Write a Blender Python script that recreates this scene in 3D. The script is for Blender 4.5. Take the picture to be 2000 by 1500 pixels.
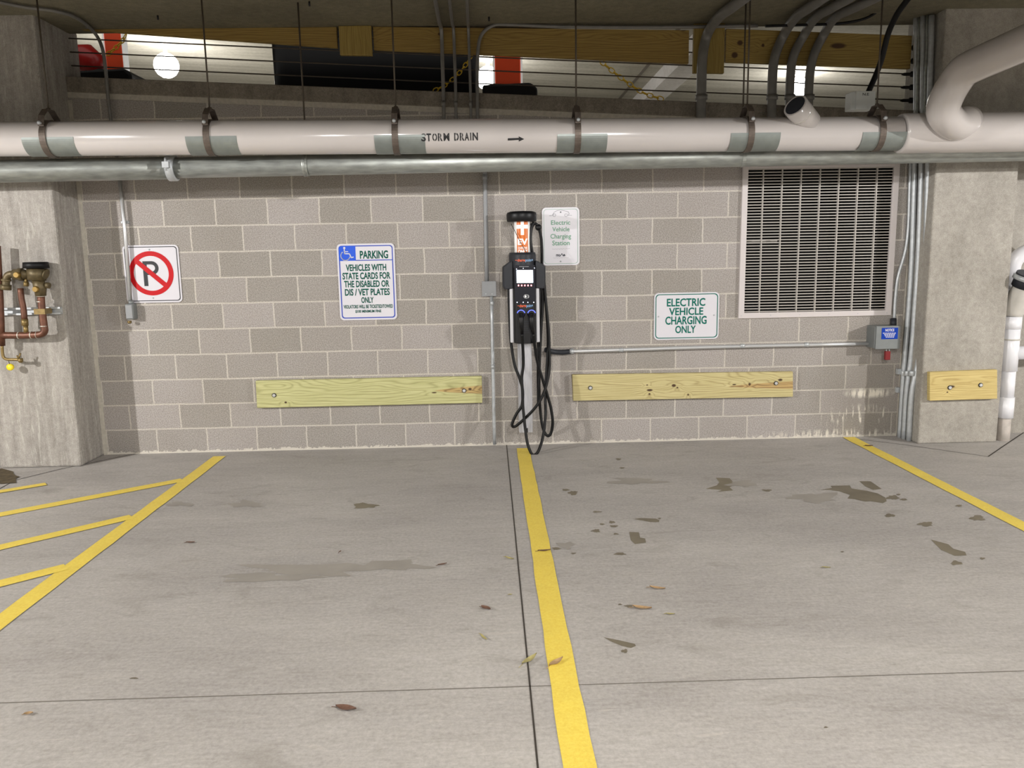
import bpy, bmesh, math, random
from mathutils import Vector, Matrix
random.seed(7)
S = bpy.context.scene
COL = S.collection
for o in list(bpy.data.objects): bpy.data.objects.remove(o)

# ------------------------------------------------------------------ camera
CAM = Vector((-0.5017, -6.5168, 1.5715)); YAW, PITCH, ROLL = 0.0259, -0.1610, -0.0178; FPX = 1570.0
FWD = Vector((math.sin(YAW)*math.cos(PITCH), math.cos(YAW)*math.cos(PITCH), math.sin(PITCH)))
_r = FWD.cross(Vector((0, 0, 1))).normalized(); _u = _r.cross(FWD)
RIGHT = math.cos(ROLL)*_r + math.sin(ROLL)*_u
UP = -math.sin(ROLL)*_r + math.cos(ROLL)*_u
cd = bpy.data.cameras.new('camera'); co = bpy.data.objects.new('camera', cd); COL.objects.link(co)
cd.sensor_fit = 'HORIZONTAL'; cd.sensor_width = 36; cd.lens = 36*FPX/2000; cd.clip_end = 200; cd.clip_start = .05
M = Matrix((RIGHT, UP, -FWD)).transposed().to_4x4(); M.translation = CAM
co.matrix_world = M; S.camera = co

def ray(x, y): return (x-1000)/FPX*RIGHT - (y-750)/FPX*UP + FWD
def P(x, y, Y):                       # photo point on the plane at depth Y
    d = ray(x, y); return CAM + d*((Y-CAM.y)/d.y)
def F(x, y, z=0.0):                   # photo point on the level plane at height z
    d = ray(x, y); return CAM + d*((z-CAM.z)/d.z)

# ------------------------------------------------------------------ world, view, lights
w = bpy.data.worlds.new('world'); S.world = w; w.use_nodes = True
w.node_tree.nodes['Background'].inputs[0].default_value = (1.0, .96, .90, 1)
w.node_tree.nodes['Background'].inputs[1].default_value = 0.62
S.view_settings.view_transform = 'Standard'; S.view_settings.look = 'None'
S.view_settings.exposure = 0.26; S.view_settings.gamma = 1; S.view_settings.use_curve_mapping = False

def area(name, loc, to, size, power, col=(1, .965, .91)):
    l = bpy.data.lights.new(name, 'AREA'); l.energy = power; l.size = size; l.color = col; l.shape = 'DISK'
    o = bpy.data.objects.new(name, l); COL.objects.link(o); o.location = loc
    o.rotation_euler = (Vector(to)-Vector(loc)).to_track_quat('-Z', 'Y').to_euler(); return o
def bulb(name, loc, r, power, col=(1, .978, .965)):
    l = bpy.data.lights.new(name, 'POINT'); l.energy = power; l.shadow_soft_size = r; l.color = col
    o = bpy.data.objects.new(name, l); COL.objects.link(o); o.location = loc; return o
# garage ceiling fixtures in the bay behind the camera
bulb('garage_light', (-7.3, -4.9, 2.83), .07, 1080)
bulb('garage_light', (0.5, -6.4, 3.00), .07, 300)
bulb('garage_light', (7.7, -4.9, 2.83), .07, 1080)
bulb('garage_light', (-0.9, -13.5, 3.05), .16, 800)

# ------------------------------------------------------------------ materials
def lin(c): return tuple((v/12.92 if v <= .04045 else ((v+.055)/1.055)**2.4) for v in c)
def rgb(r, g, b): return lin((r/255, g/255, b/255)) + (1,)
def newmat(name):
    m = bpy.data.materials.new(name); m.use_nodes = True
    nt = m.node_tree; return m, nt, nt.nodes['Principled BSDF']
def N(nt, t, **k):
    n = nt.nodes.new(t)
    for a, v in k.items(): setattr(n, a, v)
    return n
def plain(name, col, rough=.5, metal=0.0, emit=0, spec=None, noise=0.0, nscale=20, bump=0.0, stretch=None):
    m, nt, b = newmat(name)
    b.inputs['Base Color'].default_value = col; b.inputs['Roughness'].default_value = rough
    b.inputs['Metallic'].default_value = metal
    if spec is not None: b.inputs['Specular IOR Level'].default_value = spec
    if emit:
        b.inputs['Emission Color'].default_value = col; b.inputs['Emission Strength'].default_value = emit
    if noise or bump:
        tc = N(nt, 'ShaderNodeTexCoord'); mp = N(nt, 'ShaderNodeMapping'); nt.links.new(tc.outputs['Object'], mp.inputs[0])
        if stretch: mp.inputs['Scale'].default_value = stretch
        n = N(nt, 'ShaderNodeTexNoise'); n.inputs['Scale'].default_value = nscale; n.inputs['Detail'].default_value = 5
        nt.links.new(mp.outputs[0], n.inputs['Vector'])
        if noise:
            r = N(nt, 'ShaderNodeValToRGB'); r.color_ramp.elements[0].position = .3; r.color_ramp.elements[1].position = .7
            r.color_ramp.elements[0].color = tuple(c*(1-noise) for c in col[:3])+(1,)
            r.color_ramp.elements[1].color = tuple(min(1, c*(1+noise)) for c in col[:3])+(1,)
            nt.links.new(n.outputs['Fac'], r.inputs[0]); nt.links.new(r.outputs[0], b.inputs['Base Color'])
        if bump:
            bp = N(nt, 'ShaderNodeBump'); bp.inputs['Strength'].default_value = bump; bp.inputs['Distance'].default_value = .01
            nt.links.new(n.outputs['Fac'], bp.inputs['Height']); nt.links.new(bp.outputs[0], b.inputs['Normal'])
    return m

def math_(nt, op, a, b=None, clamp=False):
    n = N(nt, 'ShaderNodeMath', operation=op); n.use_clamp = clamp
    for i, v in enumerate((a, b)):
        if v is None: continue
        if isinstance(v, (int, float)): n.inputs[i].default_value = v
        else: nt.links.new(v, n.inputs[i])
    return n.outputs[0]
def mix(nt, fac, a, b, mode='MIX'):
    n = N(nt, 'ShaderNodeMix', data_type='RGBA', blend_type=mode)
    for i, v in ((0, fac), (6, a), (7, b)):
        if isinstance(v, (int, float)): n.inputs[i].default_value = v
        elif isinstance(v, tuple): n.inputs[i].default_value = v
        else: nt.links.new(v, n.inputs[i])
    return n.outputs[2]
def noise_(nt, vec, scale, detail=5, rough=.6, dist=0):
    n = N(nt, 'ShaderNodeTexNoise'); n.inputs['Scale'].default_value = scale; n.inputs['Detail'].default_value = detail
    n.inputs['Roughness'].default_value = rough; n.inputs['Distortion'].default_value = dist
    nt.links.new(vec, n.inputs['Vector']); return n
def ramp(nt, v, lo, hi, c0=(0, 0, 0, 1), c1=(1, 1, 1, 1)):
    r = N(nt, 'ShaderNodeValToRGB'); r.color_ramp.elements[0].position = lo; r.color_ramp.elements[1].position = hi
    r.color_ramp.elements[0].color = c0; r.color_ramp.elements[1].color = c1; nt.links.new(v, r.inputs[0]); return r.outputs[0]
def mapped(nt, scale=(1, 1, 1), loc=(0, 0, 0)):
    tc = N(nt, 'ShaderNodeTexCoord'); mp = N(nt, 'ShaderNodeMapping'); nt.links.new(tc.outputs['Object'], mp.inputs[0])
    mp.inputs['Scale'].default_value = scale; mp.inputs['Location'].default_value = loc; return mp.outputs[0]
def spot(nt, xyz, cx, cz, rx, rz, soft=.35):
    X, Z = xyz
    a = math_(nt, 'MULTIPLY', math_(nt, 'SUBTRACT', X, cx), 1/rx); b = math_(nt, 'MULTIPLY', math_(nt, 'SUBTRACT', Z, cz), 1/rz)
    d = math_(nt, 'SQRT', math_(nt, 'ADD', math_(nt, 'MULTIPLY', a, a), math_(nt, 'MULTIPLY', b, b)))
    return math_(nt, 'MULTIPLY', math_(nt, 'SUBTRACT', 1+soft/2, d), 1/soft, clamp=True)

def concrete(name, c1, c2, streak=(1, 1, 1), scale=3.0, bump=.25, white=0.0, rough=.85):
    m, nt, b = newmat(name); v = mapped(nt, streak); v1 = mapped(nt)
    n1 = noise_(nt, v, scale, 8, .65); n2 = noise_(nt, v1, scale*14, 4, .7); n3 = noise_(nt, v1, 160, 3, .6)
    c = ramp(nt, n1.outputs['Fac'], .32, .68, c1, c2)
    c = mix(nt, .22, c, ramp(nt, n2.outputs['Fac'], .3, .7), 'SOFT_LIGHT')
    c = mix(nt, .25, c, ramp(nt, n3.outputs['Fac'], .35, .65), 'SOFT_LIGHT')
    if white:
        n4 = noise_(nt, v, scale*2.3, 6, .7, .6)
        c = mix(nt, math_(nt, 'MULTIPLY', ramp(nt, n4.outputs['Fac'], .56, .72), white), c, rgb(205, 202, 192))
    nt.links.new(c, b.inputs['Base Color']); b.inputs['Roughness'].default_value = rough
    bp = N(nt, 'ShaderNodeBump'); bp.inputs['Strength'].default_value = bump; bp.inputs['Distance'].default_value = .006
    nt.links.new(n2.outputs['Fac'], bp.inputs['Height']); nt.links.new(bp.outputs[0], b.inputs['Normal'])
    return m

def block_wall():
    m, nt, b = newmat('grey_concrete_block'); tc = N(nt, 'ShaderNodeTexCoord')
    sx = N(nt, 'ShaderNodeSeparateXYZ'); nt.links.new(tc.outputs['Object'], sx.inputs[0])
    X, Z = sx.outputs[0], sx.outputs[2]
    nw = noise_(nt, tc.outputs['Object'], 9, 3); wob = math_(nt, 'MULTIPLY', math_(nt, 'SUBTRACT', nw.outputs['Fac'], .5), .016)
    nw2 = noise_(nt, tc.outputs['Object'], 2.1, 2); wob2 = math_(nt, 'MULTIPLY', math_(nt, 'SUBTRACT', nw2.outputs['Fac'], .5), .012)
    cx = N(nt, 'ShaderNodeCombineXYZ')
    nt.links.new(math_(nt, 'ADD', math_(nt, 'ADD', X, .4064*20.5), wob), cx.inputs[0])
    nt.links.new(math_(nt, 'ADD', math_(nt, 'ADD', Z, .2032*20), wob2), cx.inputs[1])
    br = N(nt, 'ShaderNodeTexBrick'); nt.links.new(cx.outputs[0], br.inputs['Vector'])
    br.offset = .5; br.offset_frequency = 2; br.squash = 1; br.squash_frequency = 2
    i = br.inputs; i['Scale'].default_value = 1; i['Brick Width'].default_value = .4064; i['Row Height'].default_value = .2032
    i['Mortar Size'].default_value = .0072; i['Mortar Smooth'].default_value = .35; i['Bias'].default_value = -.05
    i['Color1'].default_value = rgb(163, 157, 153); i['Color2'].default_value = rgb(147, 142, 135); i['Mortar'].default_value = rgb(190, 184, 175)
    c = br.outputs['Color']
    nf = noise_(nt, tc.outputs['Object'], 120, 4, .75); c = mix(nt, .7, c, ramp(nt, nf.outputs['Fac'], .3, .7), 'SOFT_LIGHT')
    nb = noise_(nt, tc.outputs['Object'], 1.7, 4, .6)
    c = mix(nt, .35, c, ramp(nt, nb.outputs['Fac'], .3, .7, (.42, .40, .36, 1), (.60, .60, .60, 1)), 'SOFT_LIGHT')
    # pale mortar crust along the foot, and lime bloom in the damp right-hand corner
    ne = noise_(nt, tc.outputs['Object'], 26, 5, .7); ns = N(nt, 'ShaderNodeMapping'); nt.links.new(tc.outputs['Object'], ns.inputs[0])
    ns.inputs['Scale'].default_value = (34, 1, 5); nv = noise_(nt, ns.outputs[0], 1.0, 5, .7)
    foot = math_(nt, 'LESS_THAN', Z, math_(nt, 'MULTIPLY', math_(nt, 'SUBTRACT', ne.outputs['Fac'], .30), .09))
    c = mix(nt, math_(nt, 'MULTIPLY', foot, .75), c, rgb(214, 208, 196))
    damp = spot(nt, (X, Z), 2.72, .30, .42, .52, .9)
    c = mix(nt, math_(nt, 'MULTIPLY', damp, .45), c, rgb(104, 98, 86))
    for (px, pz, rx, rz, th) in ((2.64, .37, .17, .035, .44), (2.56, .19, .26, .07, .54), (2.50, .10, .22, .08, .60), (2.3, .02, .5, .04, .50)):
        msk = math_(nt, 'MULTIPLY', spot(nt, (X, Z), px, pz, rx, rz, .8), ramp(nt, nv.outputs['Fac'], th, th+.08))
        c = mix(nt, math_(nt, 'MULTIPLY', msk, .85), c, rgb(222, 215, 200))
    nt.links.new(c, b.inputs['Base Color']); b.inputs['Roughness'].default_value = .92
    h = math_(nt, 'ADD', math_(nt, 'MULTIPLY', br.outputs['Fac'], -.35), math_(nt, 'MULTIPLY', nf.outputs['Fac'], .5))
    bp = N(nt, 'ShaderNodeBump'); bp.inputs['Strength'].default_value = .5; bp.inputs['Distance'].default_value = .006
    nt.links.new(h, bp.inputs['Height']); nt.links.new(bp.outputs[0], b.inputs['Normal'])
    return m

def floor_mat():
    m, nt, b = newmat('broomed_floor_concrete'); v1 = mapped(nt); vs = mapped(nt, (1, 6, 1)); vl = mapped(nt, (.8, 1.8, 1))
    n0 = noise_(nt, vl, .9, 5, .6, .4); n1 = noise_(nt, vs, 2.2, 7, .65); n2 = noise_(nt, v1, 55, 4, .75); n3 = noise_(nt, vs, 11, 5, .6)
    c = ramp(nt, n0.outputs['Fac'], .3, .7, rgb(161, 157, 154), rgb(181, 177, 173))
    c = mix(nt, .3, c, ramp(nt, n1.outputs['Fac'], .33, .67, (.40, .39, .37, 1), (.62, .62, .62, 1)), 'SOFT_LIGHT')
    c = mix(nt, .28, c, ramp(nt, n2.outputs['Fac'], .3, .7), 'SOFT_LIGHT')
    c = mix(nt, .10, c, ramp(nt, n3.outputs['Fac'], .35, .65), 'SOFT_LIGHT')
    n5 = noise_(nt, vl, 3.1, 6, .7, 1.0)
    c = mix(nt, math_(nt, 'MULTIPLY', ramp(nt, n5.outputs['Fac'], .56, .70), .42), c, rgb(134, 129, 121))
    n6 = noise_(nt, vs, 5.0, 6, .7, .5)
    c = mix(nt, math_(nt, 'MULTIPLY', ramp(nt, n6.outputs['Fac'], .62, .70), .4), c, rgb(200, 194, 186))
    n7 = noise_(nt, vs, 24, 3, .7)
    c = mix(nt, math_(nt, 'MULTIPLY', ramp(nt, n7.outputs['Fac'], .70, .74), .5), c, rgb(92, 86, 76))
    nt.links.new(c, b.inputs['Base Color']); b.inputs['Roughness'].default_value = .7; b.inputs['Specular IOR Level'].default_value = .3
    bp = N(nt, 'ShaderNodeBump'); bp.inputs['Strength'].default_value = .25; bp.inputs['Distance'].default_value = .004
    nt.links.new(n2.outputs['Fac'], bp.inputs['Height']); nt.links.new(bp.outputs[0], b.inputs['Normal'])
    return m

def pine(name, base, dark, seed, knots=(), heart=None, axis=0, rough=.7):
    """knots: (x, z, rx, rz) in the board's own coordinates; heart: (x_tip, x_end, z, half height)"""
    m, nt, b = newmat(name); tc = N(nt, 'ShaderNodeTexCoord'); sx = N(nt, 'ShaderNodeSeparateXYZ'); nt.links.new(tc.outputs['Object'], sx.inputs[0])
    L, T = (sx.outputs[0], sx.outputs[2]) if axis == 0 else (sx.outputs[2], sx.outputs[0])
    cv = N(nt, 'ShaderNodeCombineXYZ'); nt.links.new(math_(nt, 'MULTIPLY', L, .9), cv.inputs[0]); nt.links.new(math_(nt, 'MULTIPLY', T, 5.0), cv.inputs[1])
    cv.inputs[2].default_value = seed
    n = noise_(nt, cv.outputs[0], 1.1, 2, .4)
    d = math_(nt, 'ABSOLUTE', math_(nt, 'ADD', T, math_(nt, 'MULTIPLY', math_(nt, 'SUBTRACT', n.outputs['Fac'], .5), .12)))
    g = math_(nt, 'ADD', math_(nt, 'MULTIPLY', n.outputs['Fac'], 15), math_(nt, 'MULTIPLY', d, 55))
    for k in knots: g = math_(nt, 'ADD', g, math_(nt, 'MULTIPLY', spot(nt, (L, T), k[0], k[1], k[2]*3.2, k[3]*2.6, 2.0), 1.6))
    w_ = math_(nt, 'SINE', math_(nt, 'MULTIPLY', g, 6.283)); w_ = math_(nt, 'MULTIPLY', math_(nt, 'ADD', w_, 1), .5)
    c = mix(nt, ramp(nt, w_, .35, 1.0), base, tuple(base[i]*.72+dark[i]*.28 for i in range(3))+(1,))
    c = mix(nt, math_(nt, 'MULTIPLY', ramp(nt, w_, .80, 1.0), .28), c, dark)
    cg = N(nt, 'ShaderNodeCombineXYZ'); nt.links.new(math_(nt, 'MULTIPLY', L, 3), cg.inputs[0]); nt.links.new(math_(nt, 'MULTIPLY', T, 90), cg.inputs[1])
    ng = noise_(nt, cg.outputs[0], 1.2, 4, .6); c = mix(nt, .35, c, ramp(nt, ng.outputs['Fac'], .3, .7), 'SOFT_LIGHT')
    if heart:
        x0, x1, hz, hh = heart
        t = math_(nt, 'MULTIPLY', math_(nt, 'SUBTRACT', L, x0), 1/(x1-x0), clamp=True)
        e = math_(nt, 'SUBTRACT', math_(nt, 'MULTIPLY', math_(nt, 'POWER', t, .6), hh), math_(nt, 'ABSOLUTE', math_(nt, 'SUBTRACT', T, hz)))
        c = mix(nt, math_(nt, 'MULTIPLY', ramp(nt, e, .0, .006), .75), c, mix(nt, ramp(nt, w_, .3, 1), rgb(186, 150, 92), rgb(130, 92, 50)))
    for k in knots:
        s = spot(nt, (L, T), *k, .5); c = mix(nt, s, c, rgb(74, 50, 26))
    nt.links.new(c, b.inputs['Base Color']); b.inputs['Roughness'].default_value = rough
    bp = N(nt, 'ShaderNodeBump'); bp.inputs['Strength'].default_value = .12; bp.inputs['Distance'].default_value = .003
    nt.links.new(ng.outputs['Fac'], bp.inputs['Height']); nt.links.new(bp.outputs[0], b.inputs['Normal'])
    return m

def paint_line():
    m, nt, b = newmat('yellow_line_paint'); v1 = mapped(nt)
    n1 = noise_(nt, v1, 3, 5, .7); n2 = noise_(nt, v1, 70, 4, .8)
    c = ramp(nt, n1.outputs['Fac'], .3, .7, rgb(226, 200, 88), rgb(240, 215, 92))
    c = mix(nt, .3, c, ramp(nt, n2.outputs['Fac'], .3, .7), 'SOFT_LIGHT')
    n3 = noise_(nt, v1, 34, 6, .85); c = mix(nt, math_(nt, 'MULTIPLY', ramp(nt, n3.outputs['Fac'], .62, .74), .6), c, rgb(176, 160, 118))
    nt.links.new(c, b.inputs['Base Color']); b.inputs['Roughness'].default_value = .6
    return m

M_ = dict(
    block=block_wall(), floor=floor_mat(), line=paint_line(),
    colm=concrete('column_concrete', rgb(136, 131, 124), rgb(168, 163, 156), (7, 7, .8), 2.4, .3, .55),
    colr=concrete('column_concrete_right', rgb(146, 141, 132), rgb(168, 163, 154), (2, 2, 1), 2.0, .25, .15),
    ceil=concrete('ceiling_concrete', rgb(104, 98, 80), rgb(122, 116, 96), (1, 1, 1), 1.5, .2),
    curb=concrete('curb_concrete', rgb(112, 104, 94), rgb(140, 132, 120), (3, 3, 1), 3.0, .4),
    deck=concrete('upper_deck_concrete', rgb(160, 156, 144), rgb(190, 186, 174), (.4, 5, 1), .8, .3, .2),
    stem=concrete('pale_stem_concrete', rgb(176, 172, 168), rgb(205, 202, 200), (1, .3, 1), .8, .2),
    mortar=plain('mortar', rgb(184, 178, 166), .95, noise=.12, bump=.4, nscale=40),
    galv=plain('galvanized_steel', rgb(184, 188, 190), .38, .35, noise=.12, nscale=30),
    galvdull=plain('dull_galvanized_pipe', rgb(150, 153, 148), .42, .55, noise=.22, nscale=9, stretch=(1, 4, 4)),
    grey=plain('grey_painted_steel', rgb(142, 144, 146), .5, .1, noise=.05),
    conduit=plain('grey_conduit', rgb(128, 126, 122), .5, .35, noise=.1, nscale=12),
    saddle=plain('grey_green_saddle', rgb(136, 142, 138), .4, .5, noise=.08, nscale=15),
    band=plain('weathered_steel_band', rgb(98, 88, 80), .5, .5, noise=.25, nscale=30),
    rod=plain('threaded_rod', rgb(92, 84, 74), .6, .4),
    pvc=plain('white_pvc', rgb(190, 184, 180), .16, noise=.03, nscale=3),
    pvcb=plain('bright_white_pvc', rgb(232, 232, 236), .3),
    pvcg=plain('pale_grey_pvc', rgb(196, 192, 184), .4, noise=.05),
    dirty=plain('dirty_pipe', rgb(186, 178, 170), .7, noise=.25, nscale=9),
    rubber=plain('black_rubber', rgb(11, 11, 12), .5, spec=.3),
    blk=plain('black_plastic', rgb(14, 14, 17), .42, spec=.35), blkg=plain('dark_grey_plastic', rgb(42, 44, 50), .5, spec=.35),
    gloss=plain('glossy_black_panel', rgb(16, 18, 30), .12), ink=plain('black_stencil_ink', rgb(18, 17, 18), .6),
    alu=plain('aluminium', rgb(206, 207, 208), .38, .55), aluw=plain('pale_aluminium', rgb(208, 208, 212), .45, .2),
    white=plain('sign_white', rgb(214, 212, 218), .3), signedge=plain('sign_edge', rgb(226, 224, 224), .3),
    red=plain('sign_red', rgb(190, 8, 20), .45, spec=.25), black=plain('sign_black', rgb(20, 20, 28), .45),
    blue=plain('sign_blue', rgb(24, 84, 214), .3), blue2=plain('sign_border_blue', rgb(44, 70, 176), .3),
    green=plain('sign_green', rgb(0, 84, 70), .5, spec=.2), green2=plain('sign_mid_green', rgb(60, 140, 98), .35), teal=plain('sign_teal', rgb(0, 104, 90), .5, spec=.2),
    greyink=plain('grey_ink', rgb(96, 98, 104), .5), navy=plain('navy_ink', rgb(28, 32, 54), .5),
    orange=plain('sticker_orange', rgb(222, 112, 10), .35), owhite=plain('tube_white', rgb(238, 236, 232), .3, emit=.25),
    brass=plain('brass', rgb(128, 108, 66), .4, .5, noise=.2, nscale=40), gold=plain('bright_brass', rgb(136, 110, 56), .4, .5),
    bronze=plain('aged_bronze', rgb(96, 84, 58), .5, .4, noise=.25, nscale=40),
    copper=plain('aged_copper', rgb(102, 66, 50), .45, .4, noise=.25, nscale=24), solder=plain('solder', rgb(200, 192, 180), .4, .5),
    yellow=plain('yellow_plastic', rgb(238, 214, 40), .35), lime=plain('chain_yellow', rgb(214, 176, 22), .45),
    rede=plain('orange_red_plastic', rgb(244, 84, 40), .45), dred=plain('dark_red_plastic', rgb(150, 22, 20), .3),
    binm=plain('black_bin_plastic', rgb(5, 5, 7), .4, spec=.2), fr=plain('off_white_frame', rgb(205, 198, 196), .45),
    slat=plain('grille_slat', rgb(176, 171, 164), .5), void=plain('duct_shade_black', rgb(14, 13, 12), .9),
    screen=plain('lit_screen', (.80, .90, 1, 1), .4, emit=5.0), ledr=plain('red_led', (1, .25, .28, 1), .4, emit=3), ledw=plain('white_led', (.8, .85, 1, 1), .4, emit=3),
    bluel=plain('blue_glow', (.10, .14, 1, 1), .4, emit=1.6), lamp=plain('lamp_glow', (1, .98, .95, 1), .4, emit=22),
    steelbox=plain('steel_box', rgb(126, 130, 130), .45, .3, noise=.06, nscale=14), notice=plain('notice_blue', rgb(14, 58, 160), .6, spec=.15),
    redtag=plain('red_lockout', rgb(120, 20, 24), .35), wbox=plain('weatherproof_box', rgb(232, 236, 234), .45),
    crack=plain('joint_dark', rgb(58, 52, 46), .95), joint2=plain('joint_grey', rgb(122, 116, 108), .95), stain=plain('damp_stain', rgb(118, 110, 94), .45, noise=.15, nscale=8),
    leaf1=plain('dry_leaf_tan', rgb(172, 142, 104), .7, noise=.2, nscale=60), leaf2=plain('leaf_brown', rgb(108, 80, 66), .7, noise=.2, nscale=60),
    leaf3=plain('leaf_olive', rgb(166, 156, 104), .7, noise=.2, nscale=60), dirt=plain('dark_dirt', rgb(84, 72, 50), .95, noise=.35, nscale=20),
)

# ------------------------------------------------------------------ mesh helpers
ORG = {}
def tag(o, label=None, cat=None, group=None, kind=None):
    if label: o['label'] = label
    if cat: o['category'] = cat
    if group: o['group'] = group
    if kind: o['kind'] = kind
    return o
def thing(name, label, cat, loc, group=None):
    o = bpy.data.objects.new(name, None); COL.objects.link(o); o.location = loc; o.empty_display_size = .05
    ORG[o.name] = Vector(loc); return tag(o, label, cat, group)
class MB:
    def __init__(s): s.v = []; s.f = []; s.sm = []
    def add(s, vs, fs, smooth=False):
        n = len(s.v); s.v += [Vector(v) for v in vs]; s.f += [tuple(i+n for i in f) for f in fs]; s.sm += [smooth]*len(fs); return s
    def box(s, x0, x1, y0, y1, z0, z1):
        vs = [(x, y, z) for z in (z0, z1) for y in (y0, y1) for x in (x0, x1)]
        return s.add(vs, [(0, 2, 3, 1), (4, 5, 7, 6), (0, 1, 5, 4), (2, 6, 7, 3), (0, 4, 6, 2), (1, 3, 7, 5)])
    def prism(s, poly, y0, y1):        # poly of (x, z); extruded in y
        n = len(poly); vs = [(x, y0, z) for x, z in poly]+[(x, y1, z) for x, z in poly]
        return s.add(vs, [tuple(range(n)), tuple(range(2*n-1, n-1, -1))]+[(i, i+n, (i+1) % n+n, (i+1) % n) for i in range(n)])
    def ring(s, outer, inner, y0, y1):
        n = len(outer); vs = [(x, y0, z) for x, z in outer]+[(x, y0, z) for x, z in inner]+[(x, y1, z) for x, z in outer]+[(x, y1, z) for x, z in inner]
        fs = []
        for i in range(n):
            j = (i+1) % n; fs += [(i, j, j+n, i+n), (i+2*n, i+3*n, j+3*n, j+2*n), (i, i+2*n, j+2*n, j), (i+n, j+n, j+3*n, i+3*n)]
        return s.add(vs, fs)
    def loft(s, secs, smooth=False):   # secs: list of rings of 3-D points
        n = len(secs[0]); vs = [p for r in secs for p in r]; fs = []
        for k in range(len(secs)-1):
            for i in range(n):
                j = (i+1) % n; fs.append((k*n+i, k*n+j, (k+1)*n+j, (k+1)*n+i))
        s.add(vs, fs, smooth); m = len(secs)-1
        b = len(s.v)-len(vs)
        s.f += [tuple(b+i for i in range(n-1, -1, -1)), tuple(b+m*n+i for i in range(n))]; s.sm += [False, False]; return s
    def tube(s, pts, r, seg=12, res=0, caps=True):
        pts = [Vector(p) for p in pts]
        rs = list(r) if isinstance(r, (list, tuple)) else [r]*len(pts)
        if res:
            n0 = len(pts); pts = spline(pts, res)
            rs = [rs[min(n0-1, i//res)]*(1-(i % res)/res)+rs[min(n0-1, i//res+1)]*(i % res)/res for i in range(len(pts))]
        T = []
        for i in range(len(pts)):
            a = pts[max(0, i-1)]; b = pts[min(len(pts)-1, i+1)]; T.append((b-a).normalized())
        up = Vector((0, 0, 1)) if abs(T[0].z) < .9 else Vector((1, 0, 0))
        n = (up-T[0]*up.dot(T[0])).normalized(); secs = []
        for i, p in enumerate(pts):
            n = (n-T[i]*n.dot(T[i])).normalized(); bn = T[i].cross(n)
            secs.append([p+(n*math.cos(2*math.pi*k/seg)+bn*math.sin(2*math.pi*k/seg))*rs[i] for k in range(seg)])
        return s.loft(secs, True)
    def lathe(s, c, prof, seg=24, axis='z'):   # prof: (r, h)
        c = Vector(c); secs = []
        for r, h in prof:
            sec = []
            for k in range(seg):
                a = 2*math.pi*k/seg; u, v = r*math.cos(a), r*math.sin(a)
                sec.append(c+Vector({'z': (u, v, h), 'y': (u, h, -v), 'x': (h, u, v)}[axis]))
            secs.append(sec)
        return s.loft(secs, True)
    def ball(s, c, r, seg=16):
        return s.lathe(c, [(max(1e-4, r*math.sin(math.pi*k/8)), -r*math.cos(math.pi*k/8)) for k in range(9)], seg)
    def mesh(s, name, mat, org):
        me = bpy.data.meshes.new(name); me.from_pydata([v-org for v in s.v], [], s.f)
        me.materials.append(mat); me.polygons.foreach_set('use_smooth', s.sm); me.update()
        bm = bmesh.new(); bm.from_mesh(me); bmesh.ops.recalc_face_normals(bm, faces=bm.faces); bm.to_mesh(me); bm.free()
        return me
    def part(s, name, mat, parent, label=None, kind=None, bevel=0):
        org = ORG[parent.name]; o = bpy.data.objects.new(name, s.mesh(name, mat, org)); COL.objects.link(o)
        o.parent = parent; ORG[o.name] = org; bev(o, bevel); return tag(o, label, kind=kind)
    def solo(s, name, mat, label, cat, org, group=None, bevel=0, kind=None):
        org = Vector(org); o = bpy.data.objects.new(name, s.mesh(name, mat, org)); COL.objects.link(o); o.location = org
        ORG[o.name] = org; bev(o, bevel); return tag(o, label, cat, group, kind)
    def struct(s, name, mat, label=None, bevel=0):
        o = bpy.data.objects.new(name, s.mesh(name, mat, Vector((0, 0, 0)))); COL.objects.link(o); ORG[o.name] = Vector((0, 0, 0))
        bev(o, bevel); return tag(o, label, kind='structure')
def bev(o, wd):
    if wd:
        m = o.modifiers.new('bevel', 'BEVEL'); m.width = wd; m.segments = 2; m.limit_method = 'ANGLE'; m.angle_limit = math.radians(40)
def spline(p, res):
    q = [2*p[0]-p[1]]+p+[2*p[-1]-p[-2]]; out = []
    for i in range(1, len(q)-2):
        a, b, c, d = q[i-1:i+3]
        for k in range(res):
            t = k/res; out.append(.5*((2*b)+(c-a)*t+(2*a-5*b+4*c-d)*t*t+(-a+3*b-3*c+d)*t*t*t))
    out.append(p[-1]); return out
def rrect(cx, cz, w_, h_, r, seg=6):
    out = []
    for sx, sz, a0 in ((1, 1, 0), (-1, 1, 90), (-1, -1, 180), (1, -1, 270)):
        for k in range(seg+1):
            a = math.radians(a0+90*k/seg); out.append((cx+sx*(w_/2-r)+r*math.cos(a), cz+sz*(h_/2-r)+r*math.sin(a)))
    return out
def circ(cx, cz, r, n=48, a0=0, a1=360):
    return [(cx+r*math.cos(math.radians(a0+(a1-a0)*k/n)), cz+r*math.sin(math.radians(a0+(a1-a0)*k/n))) for k in range(n)]
def text2d(s, bold=0.0, space=1.0):
    c = bpy.data.curves.new('txt', 'FONT'); c.body = s; c.size = 1; c.offset = bold; c.space_character = space; c.resolution_u = 3
    o = bpy.data.objects.new('txt', c); COL.objects.link(o)
    dg = bpy.context.evaluated_depsgraph_get(); me = bpy.data.meshes.new_from_object(o.evaluated_get(dg))
    vs = [v.co.copy() for v in me.vertices]; fs = [tuple(p.vertices) for p in me.polygons]
    bpy.data.objects.remove(o); bpy.data.curves.remove(c); bpy.data.meshes.remove(me); return vs, fs
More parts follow.
